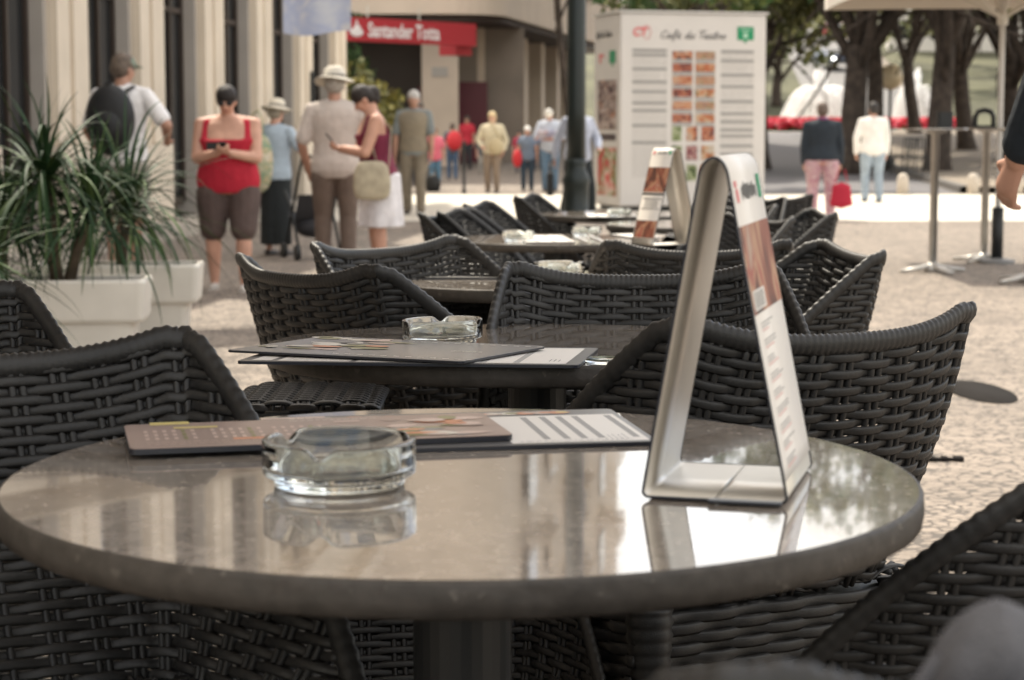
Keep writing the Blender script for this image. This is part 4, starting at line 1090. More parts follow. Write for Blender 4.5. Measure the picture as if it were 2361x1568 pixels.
# small lens shaped coaster/glass plate on table 2
p=ontable(T2,1408,834,.0006); b=MB(); b.lathe([(0,0),(.04,0),(.045,.003),(.042,.004),(.02,.002),(0,.002)],32,sx=1,sy=1); o=b.build('glass_saucer',M_glass,smooth=True,loc=p); tag(o,'thin clear glass dish lying right of the menus on the second table','dish')

# ================================================================= WHITE PLANTERS AND DROOPING PLANTS
def planter(cx,cy,wx,wy,rz,label,zb=None):
    z=gz(cx,cy); r=empty('white_planter',(cx,cy,z),rz,label,'planter','white rectangular planters with drooping plants')
    def ring(w_,h_,zz,rr=.035): return [(x,y,zz) for x,y in rrect(w_,h_,rr)]
    n=len(rrect(1,1,.1)); 
    def loft(secs,capb=True,capt=False):
        b=MB(); vs=[p for s in secs for p in s]; fs=[]
        for i in range(len(secs)-1):
            for j in range(n): k=(j+1)%n; fs.append((i*n+j,i*n+k,(i+1)*n+k,(i+1)*n+j))
        if capb: fs.append(tuple(range(n))[::-1])
        if capt: fs.append(tuple((len(secs)-1)*n+j for j in range(n)))
        return b.add(vs,fs)
    loft([ring(wx*.78,wy*.74,.0),ring(wx*.86,wy*.84,.32)],True,True).build('pot',M_white,r,smooth=False)
    b=loft([ring(wx*.95,wy*.92,.31),ring(wx*.97,wy*.95,.325),ring(wx,wy,.50),ring(wx-.01,wy-.01,.515),ring(wx-.05,wy-.05,.515),ring(wx-.06,wy-.06,.47)],True,False)
    b.build('rim_band',M_white,r)
    b=MB(); b.poly([(x,y,.475) for x,y in rrect(wx-.058,wy-.058,.03)]); b.build('soil',mat('potting_soil',(.05,.035,.025),.95,noise=.4,nscale=30),r)
    return r
planter(-2.20,9.9,.86,.38,R(4),'nearer white rectangular planter, its front behind the left chairs')
planter(-2.13,11.0,.90,.38,R(4),'white planter behind the nearer one, right end showing')
planter(-2.50,8.6,.80,.38,R(4),'white planter at the far left edge below the lowest leaves')
M_strap=mat('strap_leaf',(.016,.040,.014),.6,noise=.35,nscale=4,spec=.25); M_strap2=mat('strap_leaf_light',(.05,.085,.025),.6,noise=.3,nscale=4,spec=.25); M_stem=mat('plant_stem',(.10,.075,.05),.85,noise=.3,nscale=20,bump=.4)
def strap_plant(x,y,z,heads,label,seed,n=170):
    rg=random.Random(seed); r=empty('strap_leaf_plant',(x,y,z),0,label,'plant','drooping strap-leaved plants')
    b=MB(); lf=MB()
    for (hx,hy,hz,Lm) in heads:
        b.tube([(hx*.2,hy*.2,-.03),(hx*.5,hy*.5,hz*.5),(hx,hy,hz)],[.035,.026,.03],9)
        for k in range(n):
            a=rg.uniform(0,2*PI); el=rg.uniform(-.3,1.5); L=Lm*rg.uniform(.65,1.35)*(1 if el<.9 else .85); w=rg.uniform(.006,.0125)
            h=Vector((math.cos(a),math.sin(a),0)); p=Vector((hx,hy,hz+rg.uniform(-.08,.05))); d=h*math.cos(el)+Vector((0,0,math.sin(el))); N=12; mi=0 if rg.random()<.72 else 1
            stiff=rg.uniform(.06,.20)*(1.3-.3*el); sd_=h.cross(Vector((0,0,1)))+Vector((rg.uniform(-.3,.3),rg.uniform(-.3,.3),rg.uniform(-.3,.3))); vs=[]
            tw=rg.uniform(-.04,.04)
            for i in range(N+1):
                t=i/N; ww=w*(.6+.4*min(1,t*5))*(1-t**3)+.0006; s=sd_.normalized(); nn=d.cross(s)
                vs+= [p-s*ww,p+nn*ww*.35,p+s*ww]
                d=(d+Vector((tw,0,-stiff*(.6+1.1*t)))).normalized(); p=p+d*(L/N)
            lf.add(vs,[(3*i+j,3*i+j+1,3*i+j+4,3*i+j+3) for i in range(N) for j in(0,1)],mi)
    b.build('stem',M_stem,r,smooth=True); lf.build('foliage',[M_strap,M_strap2],r,smooth=True); return r
strap_plant(-2.20,9.9,gz(-2,9.9)+.475,[(-.06,0,.50,.58),(.16,.03,.34,.50)],'tall drooping strap-leaved plant in the nearer planter, rising in front of the doorway',5,135)
strap_plant(-2.13,11.0,gz(-2,11)+.475,[(.06,.0,.30,.64)],'wide drooping plant in the rear planter, its leaves reaching right',6,130)
strap_plant(-2.50,8.6,gz(-2,8.6)+.475,[(-.05,0,.22,.50),(.2,0,.12,.45)],'low drooping plant at the far left edge',7,140)
strap_plant(-2.55,10.2,gz(-2,10)+.05,[(0,0,.75,.55)],'dense drooping plant behind the left edge one',8,120)

# ================================================================= BAR TABLES, DISPENSERS, PARASOL, GROUND PIECES
def bar_table(p,h,label,rz):
    r=empty('bar_table',p,rz,label,'bar table','tall steel bar tables')
    b=MB(); b.lathe([(.035,.03),(.035,h-.05),(.09,h-.03),(.10,h-.02)],20); b.build('pole',M_steel,r,smooth=True)
    b=MB(); b.lathe([(0,h),(.27,h),(.275,h-.008),(.27,h-.018),(0,h-.0185)],44); b.build('tabletop',mat('bar_top',(.34,.32,.30),.2,metal=.6),r)
    b=MB()
    for k in range(4):
        a=R(20+90*k); pts=[(.03*math.cos(a),.03*math.sin(a),.06),(.17*math.cos(a),.17*math.sin(a),.035),(.31*math.cos(a),.31*math.sin(a),.018)]; b.tube(pts,[.04,.033,.03],8,.5,(0,0,1) if 0 else None)
    b.lathe([(.075,.0),(.07,.05),(.035,.09)],20); b.build('foot',mat('cast_aluminium',(.50,.48,.45),.4,metal=.4),r,smooth=True)
    return r
p1=onground(2150,628); p2=onground(2268,604); p3=onground(2372,652)
h1=1.245;h2=1.25
bar_table(p1,h1,'nearer steel bar table with a black napkin box, left of the parasol pole',0)
bar_table(p2,h2,'steel bar table right beside the parasol pole, with an open black holder',R(30))
bar_table(p3,h1,'bar table of which only the star foot shows at the right edge',R(10))
b=MB(); b.slab([(x,y,0) for x,y in rrect(.13,.12,.015)],.14); b.box((0,-.061,.07),(.09,.004,.07)); o=b.build('napkin_box',M_black,loc=(p1.x+.08,p1.y+.02,p1.z+h1+.001)); tag(o,'solid black napkin box on the nearer bar table','napkin box')
b=MB(); b.tube([(-.085,0,.0),(-.085,0,.10),(-.06,0,.15),(0,0,.165),(.06,0,.15),(.085,0,.10),(.085,0,.0)],.024,8); b.box((0,0,.012),(.19,.14,.024)); o=b.build('napkin_holder',M_black,smooth=False,loc=(p2.x-.02,p2.y+.02,p2.z+h2+.001)); tag(o,'arched open black holder on the bar table beside the parasol pole','napkin holder')
# parasol
M_canvas=mat('cream_canvas',(.70,.66,.60),.8); M_canvas.node_tree.nodes['Principled BSDF'].inputs['Transmission Weight'].default_value=0
def parasol(x,y,rim,rad,label,gr=None,rz=0):
    z=gz(x,y); r=empty('parasol',(x,y,z),rz,label,'parasol','square cream parasols over the terrace'); apex=rim+.62
    def fn(u,v):
        a=u*2*PI; k=1/max(abs(math.cos(a)),abs(math.sin(a)));q=v
        rr=rad*q*k; sag=.05*math.sin(PI*q)*(1-abs(math.sin(4*a))); return Vector((rr*math.cos(a),rr*math.sin(a),apex-(apex-rim)*q-sag-.04*(k-1)*q))
    b=MB(); b.grid(fn,64,10); b.grid(lambda u,v:fn(u,1)+Vector((0,0,-.13*v)),64,2); b.build('canopy',M_canvas,r,smooth=True)
    b=MB(); b.tube([(0,0,.0),(0,0,apex+.08)],.028,14); b.build('pole',mat('white_pole',(.62,.60,.57),.4),r,smooth=True)
    b=MB(); b.tube([(0,0,.0),(0,0,.52)],.055,16); b.build('pole_sleeve',M_black,r,smooth=True)
    for k in range(8):
        a=2*PI*k/8; e=fn(k/8,.98)-Vector((0,0,.02)); q=MB(); q.tube([(0,0,apex-.02),e],.014,6); m_=fn(k/8,.55)-Vector((0,0,.03)); q.tube([(0,0,rim-.30),m_],.014,6); q.build('rib',M_white,r)
    b=MB(); b.lathe([(.05,rim-.36),(.055,rim-.25)],14); b.build('hub',M_white,r)
    b=MB(); b.lathe([(.16,0),(.16,.03),(.06,.05)],28); b.build('base',mat('base_plate',(.2,.2,.2),.6),r)
    return r
pp=onground(2298,607); parasol(pp.x,pp.y,2.55,1.42,'cream parasol whose white pole stands at the right between the bar tables')
parasol(-1.35,3.35,2.45,1.8,'cream parasol shading the nearest tables, unseen off to the left',rz=R(4))  # placed out of view so its shade covers the near tables
# flat dark oval disc and iron bracket on the cobbles
for nm,px,py,rx,ry,lb in (('dark_oval',2262,906,.22,.42,'flat dark oval on the sunlit cobbles right of the big wicker back'),):
    p=onground(px,py); b=MB(); b.lathe([(0,.008),(1,.008),(1.02,0)],36,sx=rx/1.6,sy=ry*1.0); o=b.build(nm,mat('dark_matte',(.025,.023,.022),.95,spec=.05),smooth=True,loc=p); tag(o,lb,'ground disc')
p=onground(2178,1063); b=MB(); b.box((0,0,.006),(.12,.028,.012)); b.box((-.05,0,.008),(.03,.05,.016)); b.box((.05,0,.008),(.03,.05,.016)); b.box((0,0,.008),(.02,.045,.016)); o=b.build('iron_bracket',mat('dark_matte',(.025,.023,.022),.95,spec=.05),loc=p); tag(o,'small dark iron bracket set flat in the cobbles at the right','ground fitting')

# woven stool behind the second table's left side
sx0,sx1,sy0,sy1,sh_=-.53,-.25,3.78,4.06,.605
st_=empty('wicker_stool',((sx0+sx1)/2,(sy0+sy1)/2,gz(0,3.9)),0,'low woven stool with a lit top showing under the second table, left of its pedestal','stool')
def Tst(p,q):
    x=p*(sx1-sx0)/2; d=(sy1-sy0)/2
    if q<=1: return Vector((x,d-2*d*q,sh_-.012*(abs(p)**8)))
    t=(q-1); a=min(1,t*6)*PI/2; return Vector((x,-d-.03*math.sin(a),sh_-.03*(1-math.cos(a))-max(0,t-.166)*.45-.012*(abs(p)**8)))
b=MB()
for k in range(34):
    q=(k+.5)/34*1.8; pts=[];N=[];S=[]
    for i in range(61):
        p=-1+2*i/60; e=.01; n=(Tst(min(1,p+e),q)-Tst(max(-1,p-e),q)).cross(Tst(p,q+e)-Tst(p,q-e))
        n=-n.normalized() if n.z*(1 if q<1 else 0)-n.y*(0 if q<1 else 1)<0 else n.normalized()
        w=math.cos(PI*(p*3+k)); pts.append(Tst(p,q)+n*.004*math.copysign(abs(w)**.6,w)); N.append(n); S.append((Tst(p,q+e)-Tst(p,q-e)).normalized())
    b.strand(pts,N,S,.0078 if q<1 else .010,.0028)
for i in range(-3,4):
    for d in(-.010,.010): b.tube([Tst(max(-1,min(1,i/3+d*7)),q*1.8/20) for q in range(21)],.005,6)
b.box((0,0,sh_-.025),((sx1-sx0)-.02,(sy1-sy0)-.02,.02)); b.build('seat',M_wick,st_,smooth=True)
for ax in(-1,1):
    for ay in(-1,1):
        b=MB(); n=40; b.tube([(ax*.115,ay*.115,sh_-.03-(sh_-.03)*i/n) for i in range(n+1)],[.020*(1+.06*math.cos(i*2.1)) for i in range(n+1)],8); b.build('leg',M_wick,st_,smooth=True)
# ================================================================= PEOPLE
def person(loc,face,H,label,top=None,sleeve=0,bottom=None,bkind='trousers',shoe=(.05,.04,.035),hair=(.03,.02,.018),hstyle='short',
           hat=None,hatcol=(.7,.66,.58),skin=None,lh=None,rh=None,stride=.0,build=1.0,belly=0,head_pitch=0,head_yaw=0,lean=0,bust=0,vox=.012,
           topz=.47,neckline=.846,hemz=.27,group='people in the street',extra=None,fist=False,strap=False,sidelean=0,belt=0,vest=None,glasses=False):
    skin=skin or M_skin; W=build
    r=empty('person',loc,R(face),label,'person',group)
    def h(x,y,z):
        # lean about the hips
        v=Vector((x*H,y*H,z*H))
        if z>.50:
            k=(v.z-.50*H); v.y+=k*math.sin(R(lean)); v.x+=k*math.sin(R(sidelean)); v.z=.50*H+k*math.cos(R(lean))
        return v
    # torso rings
    prof=[(.465,.080,.060,0),(.50,.098,.070,-.005),(.54,.100,.070,-.004),(.58,.092,.064,0),(.63,.084,.060,.002),(.68,.090,.064,.004),(.73,.100,.068,.005),(.775,.106,.062,.0),(.805,.100,.052,-.004),(.825,.068,.042,-.006),(.845,.036,.034,-.004)]
    def torso(inf,z0,z1,zs=1):
        b=MB(); rings=[p for p in prof if z0-.02<=p[0]<=z1+.001]
        vs=[];K=20
        for (z,wx,wy,oy) in rings:
            z=max(z,z0); bl=belly*math.exp(-((z-.60)/.07)**2)
            wx=wx*W+inf/H+.35*bl; wy_=wy*(.5+.5*W)+inf/H; 
            for j in range(K):
                q=2*PI*j/K; yy=math.sin(q)*wy_; 
                if yy>0: yy+=bl*math.sin(q)+bust*math.exp(-((z-.715)/.03)**2)*math.sin(q)
                vs.append(h(math.cos(q)*wx,oy+yy,z))
        n=len(rings); fs=[(i*K+j,i*K+(j+1)%K,(i+1)*K+(j+1)%K,(i+1)*K+j) for i in range(n-1) for j in range(K)]
        fs+=[tuple(range(K))[::-1],tuple((n-1)*K+j for j in range(K))]
        return b.add(vs,fs)
    sh=[h(s*.108*(.55+.45*W),-.004,.800) for s in(-1,1)]
    Ls=.172*H; Lf=.150*H
    def arm(i):
        s=(-1,1)[i]; S=sh[i]; t=(lh,rh)[i]
        T=h(*t) if t else h(s*(.135*W),.02,.475)
        d=T-S; D=min(d.length,(Ls+Lf)*.995); d.normalize(); T=S+d*D
        a=(Ls*Ls-Lf*Lf+D*D)/(2*D); hh=math.sqrt(max(0,Ls*Ls-a*a)); pole=Vector((s*.75,-.55,-.45)); pole-=d*pole.dot(d); pole.normalize()
        return S,S+d*a+pole*hh,T
    arms=[arm(0),arm(1)]
    hips=[h(s*.052*W,0,.50) for s in(-1,1)]
    ft=[Vector((s*.055*H*W,-s*stride*H,.04*H)) for s in(-1,1)]
    legs=[]
    for i in(0,1):
        k=(hips[i]+ft[i])/2+Vector((0,.018*H+abs(stride)*.10*H,.01*H)); legs.append((hips[i],k,ft[i]))
    # head
    hc=h(0,.012,.925); nk=h(0,-.002,.85)
    HR=Euler((R(-head_pitch),0,R(head_yaw)),'XYZ').to_matrix(); 
    def hp(x,y,z): return nk+Vector((0,.006*H,.012*H))+HR@(Vector((x*H,y*H,z*H+.055*H)))
    b=torso(-.006,.465,.85); rr=.5+.5*W; rs=.7+.3*W
    b.cap(h(0,-.004,.82),.036*H,nk+Vector((0,.005*H,.03*H)),.031*H)
    b.ell(hp(0,-.004,.014),(.044*H,.053*H,.052*H),HR,16,12); b.ell(hp(0,.012,-.022),(.035*H,.038*H,.040*H),HR,14,10)
    b.ell(hp(0,.022,-.048),(.018*H,.018*H,.014*H),HR,10,8)
    b.cap(hp(0,.050,.008),.006*H,hp(0,.060,-.012),.0085*H)
    for s in(-1,1): b.ell(hp(s*.046,-.002,-.004),(.005*H,.012*H,.018*H),HR,8,6); b.ell(hp(s*.02,.036,-.012),(.014*H,.012*H,.014*H),HR,8,6)
    for i in(0,1):
        S,E,T=arms[i]; b.cap(h((-1,1)[i]*.03,-.006,.826),.026*H,S,.030*H*rr); b.cap(S,.032*H*rs,E,.025*H*rr); b.cap(E,.0245*H*rr,T,.0165*H*rr); b.ell(S,(.033*H*rs,)*3)
        d=(T-E).normalized(); s=(-1,1)[i]
        # palm + fingers
        side=d.cross(Vector((0,0,1))); 
        if side.length<.3: side=Vector((0,1,0))
        side=(side-d*side.dot(d)).normalized(); nrm=d.cross(side)
        if lh and rh is None and i==0: pass
        curl=Vector((0,0,1)) if (abs(d.z)<.6) else Vector((-s,0.3,0)); curl=(curl-d*curl.dot(d)).normalized(); side=d.cross(curl).normalized()
        pc=T+d*.03*H; b.cap(T,.016*H,T+d*.045*H,.019*H,.55,side)
        for f in range(4):
            o=side*(f-1.5)*.0098*H; L=(.024,.028,.026,.019)[f]*H; p0=T+d*.052*H+o; p1=p0+(d*.8+curl*.45).normalized()*L; p2=p1+(d*.35+curl*.9).normalized()*L*.75
            b.cap(p0-d*.01*H,.0050*H,p1,.0047*H); b.cap(p1,.005*H,p2,.0043*H)
        sdn=1 if side.dot(Vector((0,1,0)))>0 else -1
        q0=T+d*.018*H+side*sdn*.014*H; q1=q0+(d*.6+side*sdn*.7+curl*.3).normalized()*.022*H; q2=q1+(d*.7+curl*.6).normalized()*.018*H
        b.cap(q0,.007*H,q1,.006*H); b.cap(q1,.006*H,q2,.005*H)
        A,Kn,Ft=legs[i]; b.cap(A+Vector((0,0,-.05*H)),.050*H*W,Kn,.031*H*rr); b.cap(Kn,.032*H*rr,Kn.lerp(Ft,.35),.033*H*rr); b.cap(Kn.lerp(Ft,.3),.033*H*rr,Ft,.019*H*rr)
        b.cap(Ft+Vector((0,-.02*H,-.022*H)),.018*H,Ft+Vector((0,.085*H,-.028*H)),.013*H,.8)
    body=b.build('body',skin,r,remesh=vox)
    # eyes and mouth
    if vox<=.013:
        for s in(-1,1):
            q=MB(); q.ell(hp(s*.018,.0475,.008),(.0075*H,.004*H,.0045*H),HR,8,6); q.build('eye',mat('dark_eye',(.02,.015,.012),.2),r,smooth=True)
        q=MB(); q.ell(hp(0,.0485,-.030),(.014*H,.004*H,.0035*H),HR,8,6); q.build('mouth',mat('lips',(.34,.11,.09),.45),r,smooth=True)
    if glasses:
        q=MB()
        for s in(-1,1): q.ell(hp(s*.02,.052,.008),(.017*H,.006*H,.012*H),HR,10,8); q.tube([hp(s*.036,.05,.01),hp(s*.049,.0,.008)],.0025*H,5)
        q.build('sunglasses',M_black,r,smooth=True)
    # shoes
    mS=mat('shoe_%d'%int(sum(shoe)*1000),shoe,.5)
    for i in(0,1):
        Ft=legs[i][2]; q=MB(); q.cap(Ft+Vector((0,-.022*H,-.020*H)),.021*H,Ft+Vector((0,.088*H,-.026*H)),.0155*H,.85); q.box(Ft+Vector((0,.035*H,-.037*H)),(.036*H,.145*H,.006*H))
        q.build('shoe',mS,r,smooth=False)
    # hair
    if hstyle:
        mh=mat('hair_%d'%int(sum(hair)*1000),hair,.6,noise=.3,nscale=40,bump=.6,bscale=120); q=MB()
        q.ell(hp(0,-.006,.030),(.052*H,.058*H,.052*H),HR,16,12); q.ell(hp(0,-.026,.004),(.051*H,.042*H,.048*H),HR,14,10)
        if hstyle=='bun': q.ell(hp(0,-.066,.0),(.030*H,.030*H,.038*H),HR,12,8); q.ell(hp(0,-.05,-.03),(.028*H,.024*H,.034*H),HR,12,8)
        if hstyle=='bob': q.ell(hp(0,-.02,-.012),(.053*H,.042*H,.050*H),HR,14,10)
        if hstyle=='long': q.cap(hp(0,-.03,.0),.045*H,hp(0,-.04,-.09),.03*H,.8)
        q.build('hair',mh,r,remesh=vox)
    if hat=='brim' or hat=='bucket':
        q=MB(); R0=.100*H if hat=='brim' else .085*H; tilt=HR; q.lathe([(.0,.098*H),(.035*H,.097*H),(.050*H,.085*H),(.056*H,.045*H),(.058*H,.040*H),(R0*.8,.034*H),(R0,.026*H if hat=='brim' else .012*H),(R0*1.0,.022*H if hat=='brim' else .008*H),(.057*H,.034*H),(.05*H,.036*H),(0,.05*H)],30,fn=lambda a,z,g,i:(a,z+(.008*H*math.sin(2*g) if i in(5,6,7) else 0)))
        q.v=[tuple(hp(0,-.004,0)+HR@Vector(v)) for v in q.v]; ht=q.build('hat',mat('hat_%d'%int(sum(hatcol)*1000),hatcol,.8,bump=.4,bscale=200),r,smooth=True)
        q=MB(); q.lathe([(.0585*H,.042*H),(.0575*H,.055*H)],30); q.v=[tuple(hp(0,-.004,0)+HR@Vector(v)) for v in q.v]; q.build('hat_band',mat('band_grey',(.22,.20,.18),.8),ht,smooth=True)
    if hat=='cap':
        q=MB(); q.ell(hp(0,-.004,.032),(.052*H,.060*H,.046*H),HR,16,10); q.box(hp(0,.062,.028),(.07*H,.06*H,.006*H),HR@Euler((R(-12),0,0)).to_matrix()); q.build('cap',mat('cap_%d'%int(sum(hatcol)*1000),hatcol,.8),r,smooth=False,remesh=vox)
    # bottom
    mB=mat('cloth_b%d'%int(bottom[0]*1000+bottom[2]*377),bottom,.85,noise=.12,nscale=9,bump=1.0,bscale=18)
    if extra and extra.get('print'): mB=photo_mat('printed_trousers',[(.34,.07,.14),(.66,.55,.53),(.36,.09,.17),(.66,.56,.54),(.30,.05,.12)],6,3)
    q=torso(.010,.48,.60 if topz<.56 else .585)
    if bkind in('trousers','shorts'):
        for i in(0,1):
            A,Kn,Ft=legs[i]
            q.cap(A+Vector((0,0,-.035*H)),.058*H*W,Kn,.042*H*rr)
            if bkind=='trousers': q.cap(Kn,.043*H*rr,Ft+Vector((0,-.005*H,.0)),.034*H*rr)
            else: q.cap(A+Vector((0,0,-.045*H)),.060*H*W,Kn+Vector((0,0,.02*H)),.054*H*rr)
    else:
        q2=MB(); K=40; z1=hemz; rows=[]
        for t in range(9):
            z=.53-(.53-z1)*t/8; f=t/8; wx=(.104*W+ (.015 if bkind=='skirt' else -.004)*f)*H; wy=(.080+.012*f)*H*(.55+.45*W)*(1.12 if bkind=='skirt' else 1)
            for j in range(K):
                a=2*PI*j/K; fl=1+.04*f*math.sin(a*7+1)+.02*f*math.sin(a*11); rows.append((math.cos(a)*wx*fl,math.sin(a)*wy*fl,z*H))
        fs=[(i*K+j,i*K+(j+1)%K,(i+1)*K+(j+1)%K,(i+1)*K+j) for i in range(8) for j in range(K)]+[tuple(range(K)),tuple(8*K+j for j in range(K))[::-1]]
        q.add(rows,fs)
    q.build({'trousers':'trousers','shorts':'shorts'}.get(bkind,'skirt'),mB,r,remesh=vox)
    # top
    if top:
        mT=mat('cloth_t%d'%int(top[0]*1000+top[1]*511+top[2]*377),top,.85,noise=.08,nscale=10,bump=1.0,bscale=16)
        q=torso(.016,topz,neckline)
        if sleeve>0:
            for i in(0,1):
                S,E,T=arms[i]; q.ell(S,(.036*H*rs,.036*H*rs,.035*H*rs)); q.cap(h((-1,1)[i]*.03,-.006,.828),.030*H,S,.033*H*rs)
                if sleeve<=.5: q.cap(S,.036*H*rs,S.lerp(E,sleeve*2),.039*H*rs)
                else: q.cap(S,.037*H*rs,E,.034*H*rs); q.cap(E,.034*H*rs,E.lerp(T,(sleeve-.5)*2),.026*H*rr)
        elif strap:
            for s in(-1,1):
                q.cap(h(s*.066*W,.060,.735),.028*H,h(s*.066*W,.026,.812),.021*H,.6,(1,0,0)); q.cap(h(s*.064*W,.026,.812),.017*H,h(s*.062*W,-.02,.822),.016*H,.7,(1,0,0)); q.cap(h(s*.062*W,-.02,.822),.016*H,h(s*.055*W,-.06,.75),.018*H,.6,(1,0,0))
        q.build('top',mT,r,remesh=vox)
    if vest:
        q=torso(.026,.50,.826); q.build('vest',mat('vest_cloth',vest,.85,noise=.1,nscale=12,bump=.4,bscale=30),r,remesh=vox)
    r['_H']=H
    return r,h,hp,arms
def wpt(r,v): 
    M_=Matrix.Translation(r.location)@Euler(r.rotation_euler).to_matrix().to_4x4(); return M_@Vector(v)
def thing_at(mb,name,m,r,v,label,cat,rz=0,group=None,smooth=True,rx=0):
    o=mb.build(name,m,smooth=smooth,loc=wpt(r,v)); o.rotation_euler=(rx,0,r.rotation_euler.z+rz); return tag(o,label,cat,group)
def at_feet(px,py): p=onground(px,py); return p
def Hof(p,ptop): # height so the head top is seen at ptop
    return (AT(CX,ptop,p.y).z-p.z)
def scaled(px,pfeet,ptop): p=at_feet(px,pfeet); return p,Hof(p,ptop)
def phone(r,v,label,rx=0,rz=0):
    b=MB(); b.slab([(x,y,0) for x,y in rrect(.072,.145,.01)],.009); return thing_at(b,'phone',M_black,r,v,label,'phone',rz=rz,smooth=False,rx=rx)
# facing: 0 = away from the camera (+Y), 180 = towards it, +90 = to the left
# 1 backpack man
p,H=scaled(285,624,118); r,h,hp,arms=person(p,-14,H,'man in a white polo shirt and greyish green cap behind the drooping plants',top=(.72,.71,.72),sleeve=.38,bottom=(.30,.28,.24),bkind='shorts',hat='cap',hatcol=(.19,.23,.18),hair=(.12,.09,.07),hstyle='short',skin=M_skin2,head_pitch=8,head_yaw=-25,build=1.2,stride=.03,lh=(-.15,.12,.52),rh=(.17,.12,.60),lean=4)
b=MB(); b.ell((0,0,-.02),(.225,.14,.31),seg=20,rings=14); b.ell((0,-.08,-.08),(.16,.10,.17),seg=16,rings=10); b.tube([(-.1,.08,.22),(-.13,.2,.27),(-.13,.3,.15)],.025,8,.4); b.tube([(.1,.08,.22),(.13,.2,.27),(.13,.3,.15)],.025,8,.4); b.tube([(-.03,-.02,.27),(0,-.04,.31),(.03,-.02,.27)],.01,6)
b.box((.05,-.175,-.05),(.03,.01,.05))
thing_at(b,'backpack',mat('black_nylon',(.009,.010,.012),.6,bump=.5,bscale=15),r,h(0,-.125,.70),'black backpack worn by the man in the white polo shirt','backpack')
# 2 red tank top woman
p,H=scaled(530,668,192); r,h,hp,arms=person(p,180,H,'woman in a red tank top and brown shorts looking down at her phone',top=(.42,.015,.035),sleeve=0,strap=True,bottom=(.085,.058,.052),bkind='shorts',hair=(.018,.013,.012),hstyle='short',head_pitch=22,build=1.44,belly=.020,bust=.022,stride=.045,lh=(-.035,.16,.665),rh=(.03,.16,.665),shoe=(.5,.46,.42),neckline=.768,topz=.47,glasses=True)
phone(r,h(0,.185,.69),'dark phone held in both hands by the woman in red',rx=R(35))
b=MB(); b.box((0,0,0),(.09,.03,.055)); thing_at(b,'camera',M_black,r,h(.05,.165,.70),'small black camera held beside the phone by the woman in red','camera',smooth=False)
# 3 straw hat woman
p,H=scaled(638,588,232); r,h,hp,arms=person(p,-25,H,'woman in a cream sun hat, pale blue shirt and long black skirt pushing a stroller',top=(.40,.48,.56),sleeve=.32,bottom=(.016,.020,.022),bkind='longskirt',hemz=.07,hat='brim',hatcol=(.66,.60,.49),hair=(.3,.26,.2),hstyle='short',head_pitch=12,build=1.02,rh=(.19,.13,.56),lh=(-.10,.08,.52),topz=.47)
b=MB(); b.grid(lambda u,v:Vector((.20*math.sin(PI*v)**.6*math.cos(2*PI*u)*(1.0+.1*math.sin(6*u*PI)),.075*math.sin(PI*v)*math.sin(2*PI*u),.30*math.cos(PI*v))),28,14); b.tube([(-.1,0,.24),(-.1,.03,.42),(.02,.06,.52),(.08,.03,.42),(.1,0,.24)],.012,6)
thing_at(b,'tote_bag',photo_mat('floral_cloth',[(.62,.56,.42),(.55,.50,.34),(.20,.33,.22),(.60,.48,.28),(.66,.60,.48)],9,1),r,h(-.10,-.10,.60),'cream floral cloth bag on the back of the woman in the sun hat','bag')
# stroller
sp=onground(722,596); st=empty('stroller',sp,R(20),'dark folding stroller with small wheels in front of the woman in the sun hat','stroller')
b=MB()
for s in(-.2,.2): b.tube([(s,-.42,.98),(s,-.3,.85),(s,.25,.12)],.014,7); b.tube([(s,-.25,.1),(s,.05,.5),(s,.3,.65)],.014,7)
b.tube([(-.2,-.42,.98),(.2,-.42,.98)],.022,8); b.build('frame',M_black,st,smooth=True)
b=MB(); b.grid(lambda u,v:Vector((-.19+.38*u,-.20+.42*v,.62-.30*math.sin(PI*v*.8))),8,10); b.ell((0,.02,.30),(.17,.16,.10)); b.build('seat',mat('stroller_cloth',(.03,.03,.035),.8),st,smooth=True)
for s in(-.22,.22):
    for y in(-.26,.27): b=MB(); b.tube([(s-.02,y,.075),(s+.02,y,.075)],.075,18); b.build('wheel',M_black,st)
b=MB(); b.box((.0,-.40,.80),(.1,.05,.06),); b.build('pouch',mat('pale_pouch',(.4,.45,.48),.7),st)
# 4 man in beige shirt and hat
p,H=scaled(775,626,160); r,h,hp,arms=person(p,4,H,'man seen from behind in a pale striped shirt, brown trousers and a pale sun hat',top=(.52,.46,.42),sleeve=.42,bottom=(.155,.115,.095),hat='brim',hatcol=(.60,.56,.48),hair=(.35,.32,.28),hstyle='short',skin=M_skin2,build=1.15,stride=.02,lh=(-.135,.05,.50),rh=(.10,.10,.55),head_pitch=10,topz=.455)
# 5 woman with phone in profile
p,H=scaled(878,640,186); r,h,hp,arms=person(p,100,H,'woman in a maroon top and white skirt reading her phone in profile',top=(.16,.018,.045),sleeve=0,strap=True,bottom=(.68,.66,.68),bkind='skirt',hemz=.26,hair=(.022,.016,.014),hstyle='bun',head_pitch=38,build=1.34,bust=.012,lh=(-.03,.17,.66),rh=(.02,.18,.655),lean=7,neckline=.76,topz=.44,belly=.008)
phone(r,h(-.01,.225,.70),'dark phone held up by the woman in the maroon top',rx=R(50))
b=MB(); b.grid(lambda u,v:Vector((.155*math.copysign(abs(math.cos(2*PI*u))**.5,math.cos(2*PI*u))*math.sin(PI*v)**.35*(1+.12*(v-.5)*2),.05*math.sin(2*PI*u)*math.sin(PI*v)**.5,.16*math.cos(PI*v))),32,14)
thing_at(b,'shoulder_bag',mat('beige_canvas',(.40,.35,.255),.85,noise=.15,nscale=14,bump=.4,bscale=20),r,Vector((.17,.04,.50))*H/1.0 if 0 else Vector((-.165*H,.06*H,.50*H)),'beige canvas shoulder bag at the hip of the woman in the maroon top','bag',rz=R(90))
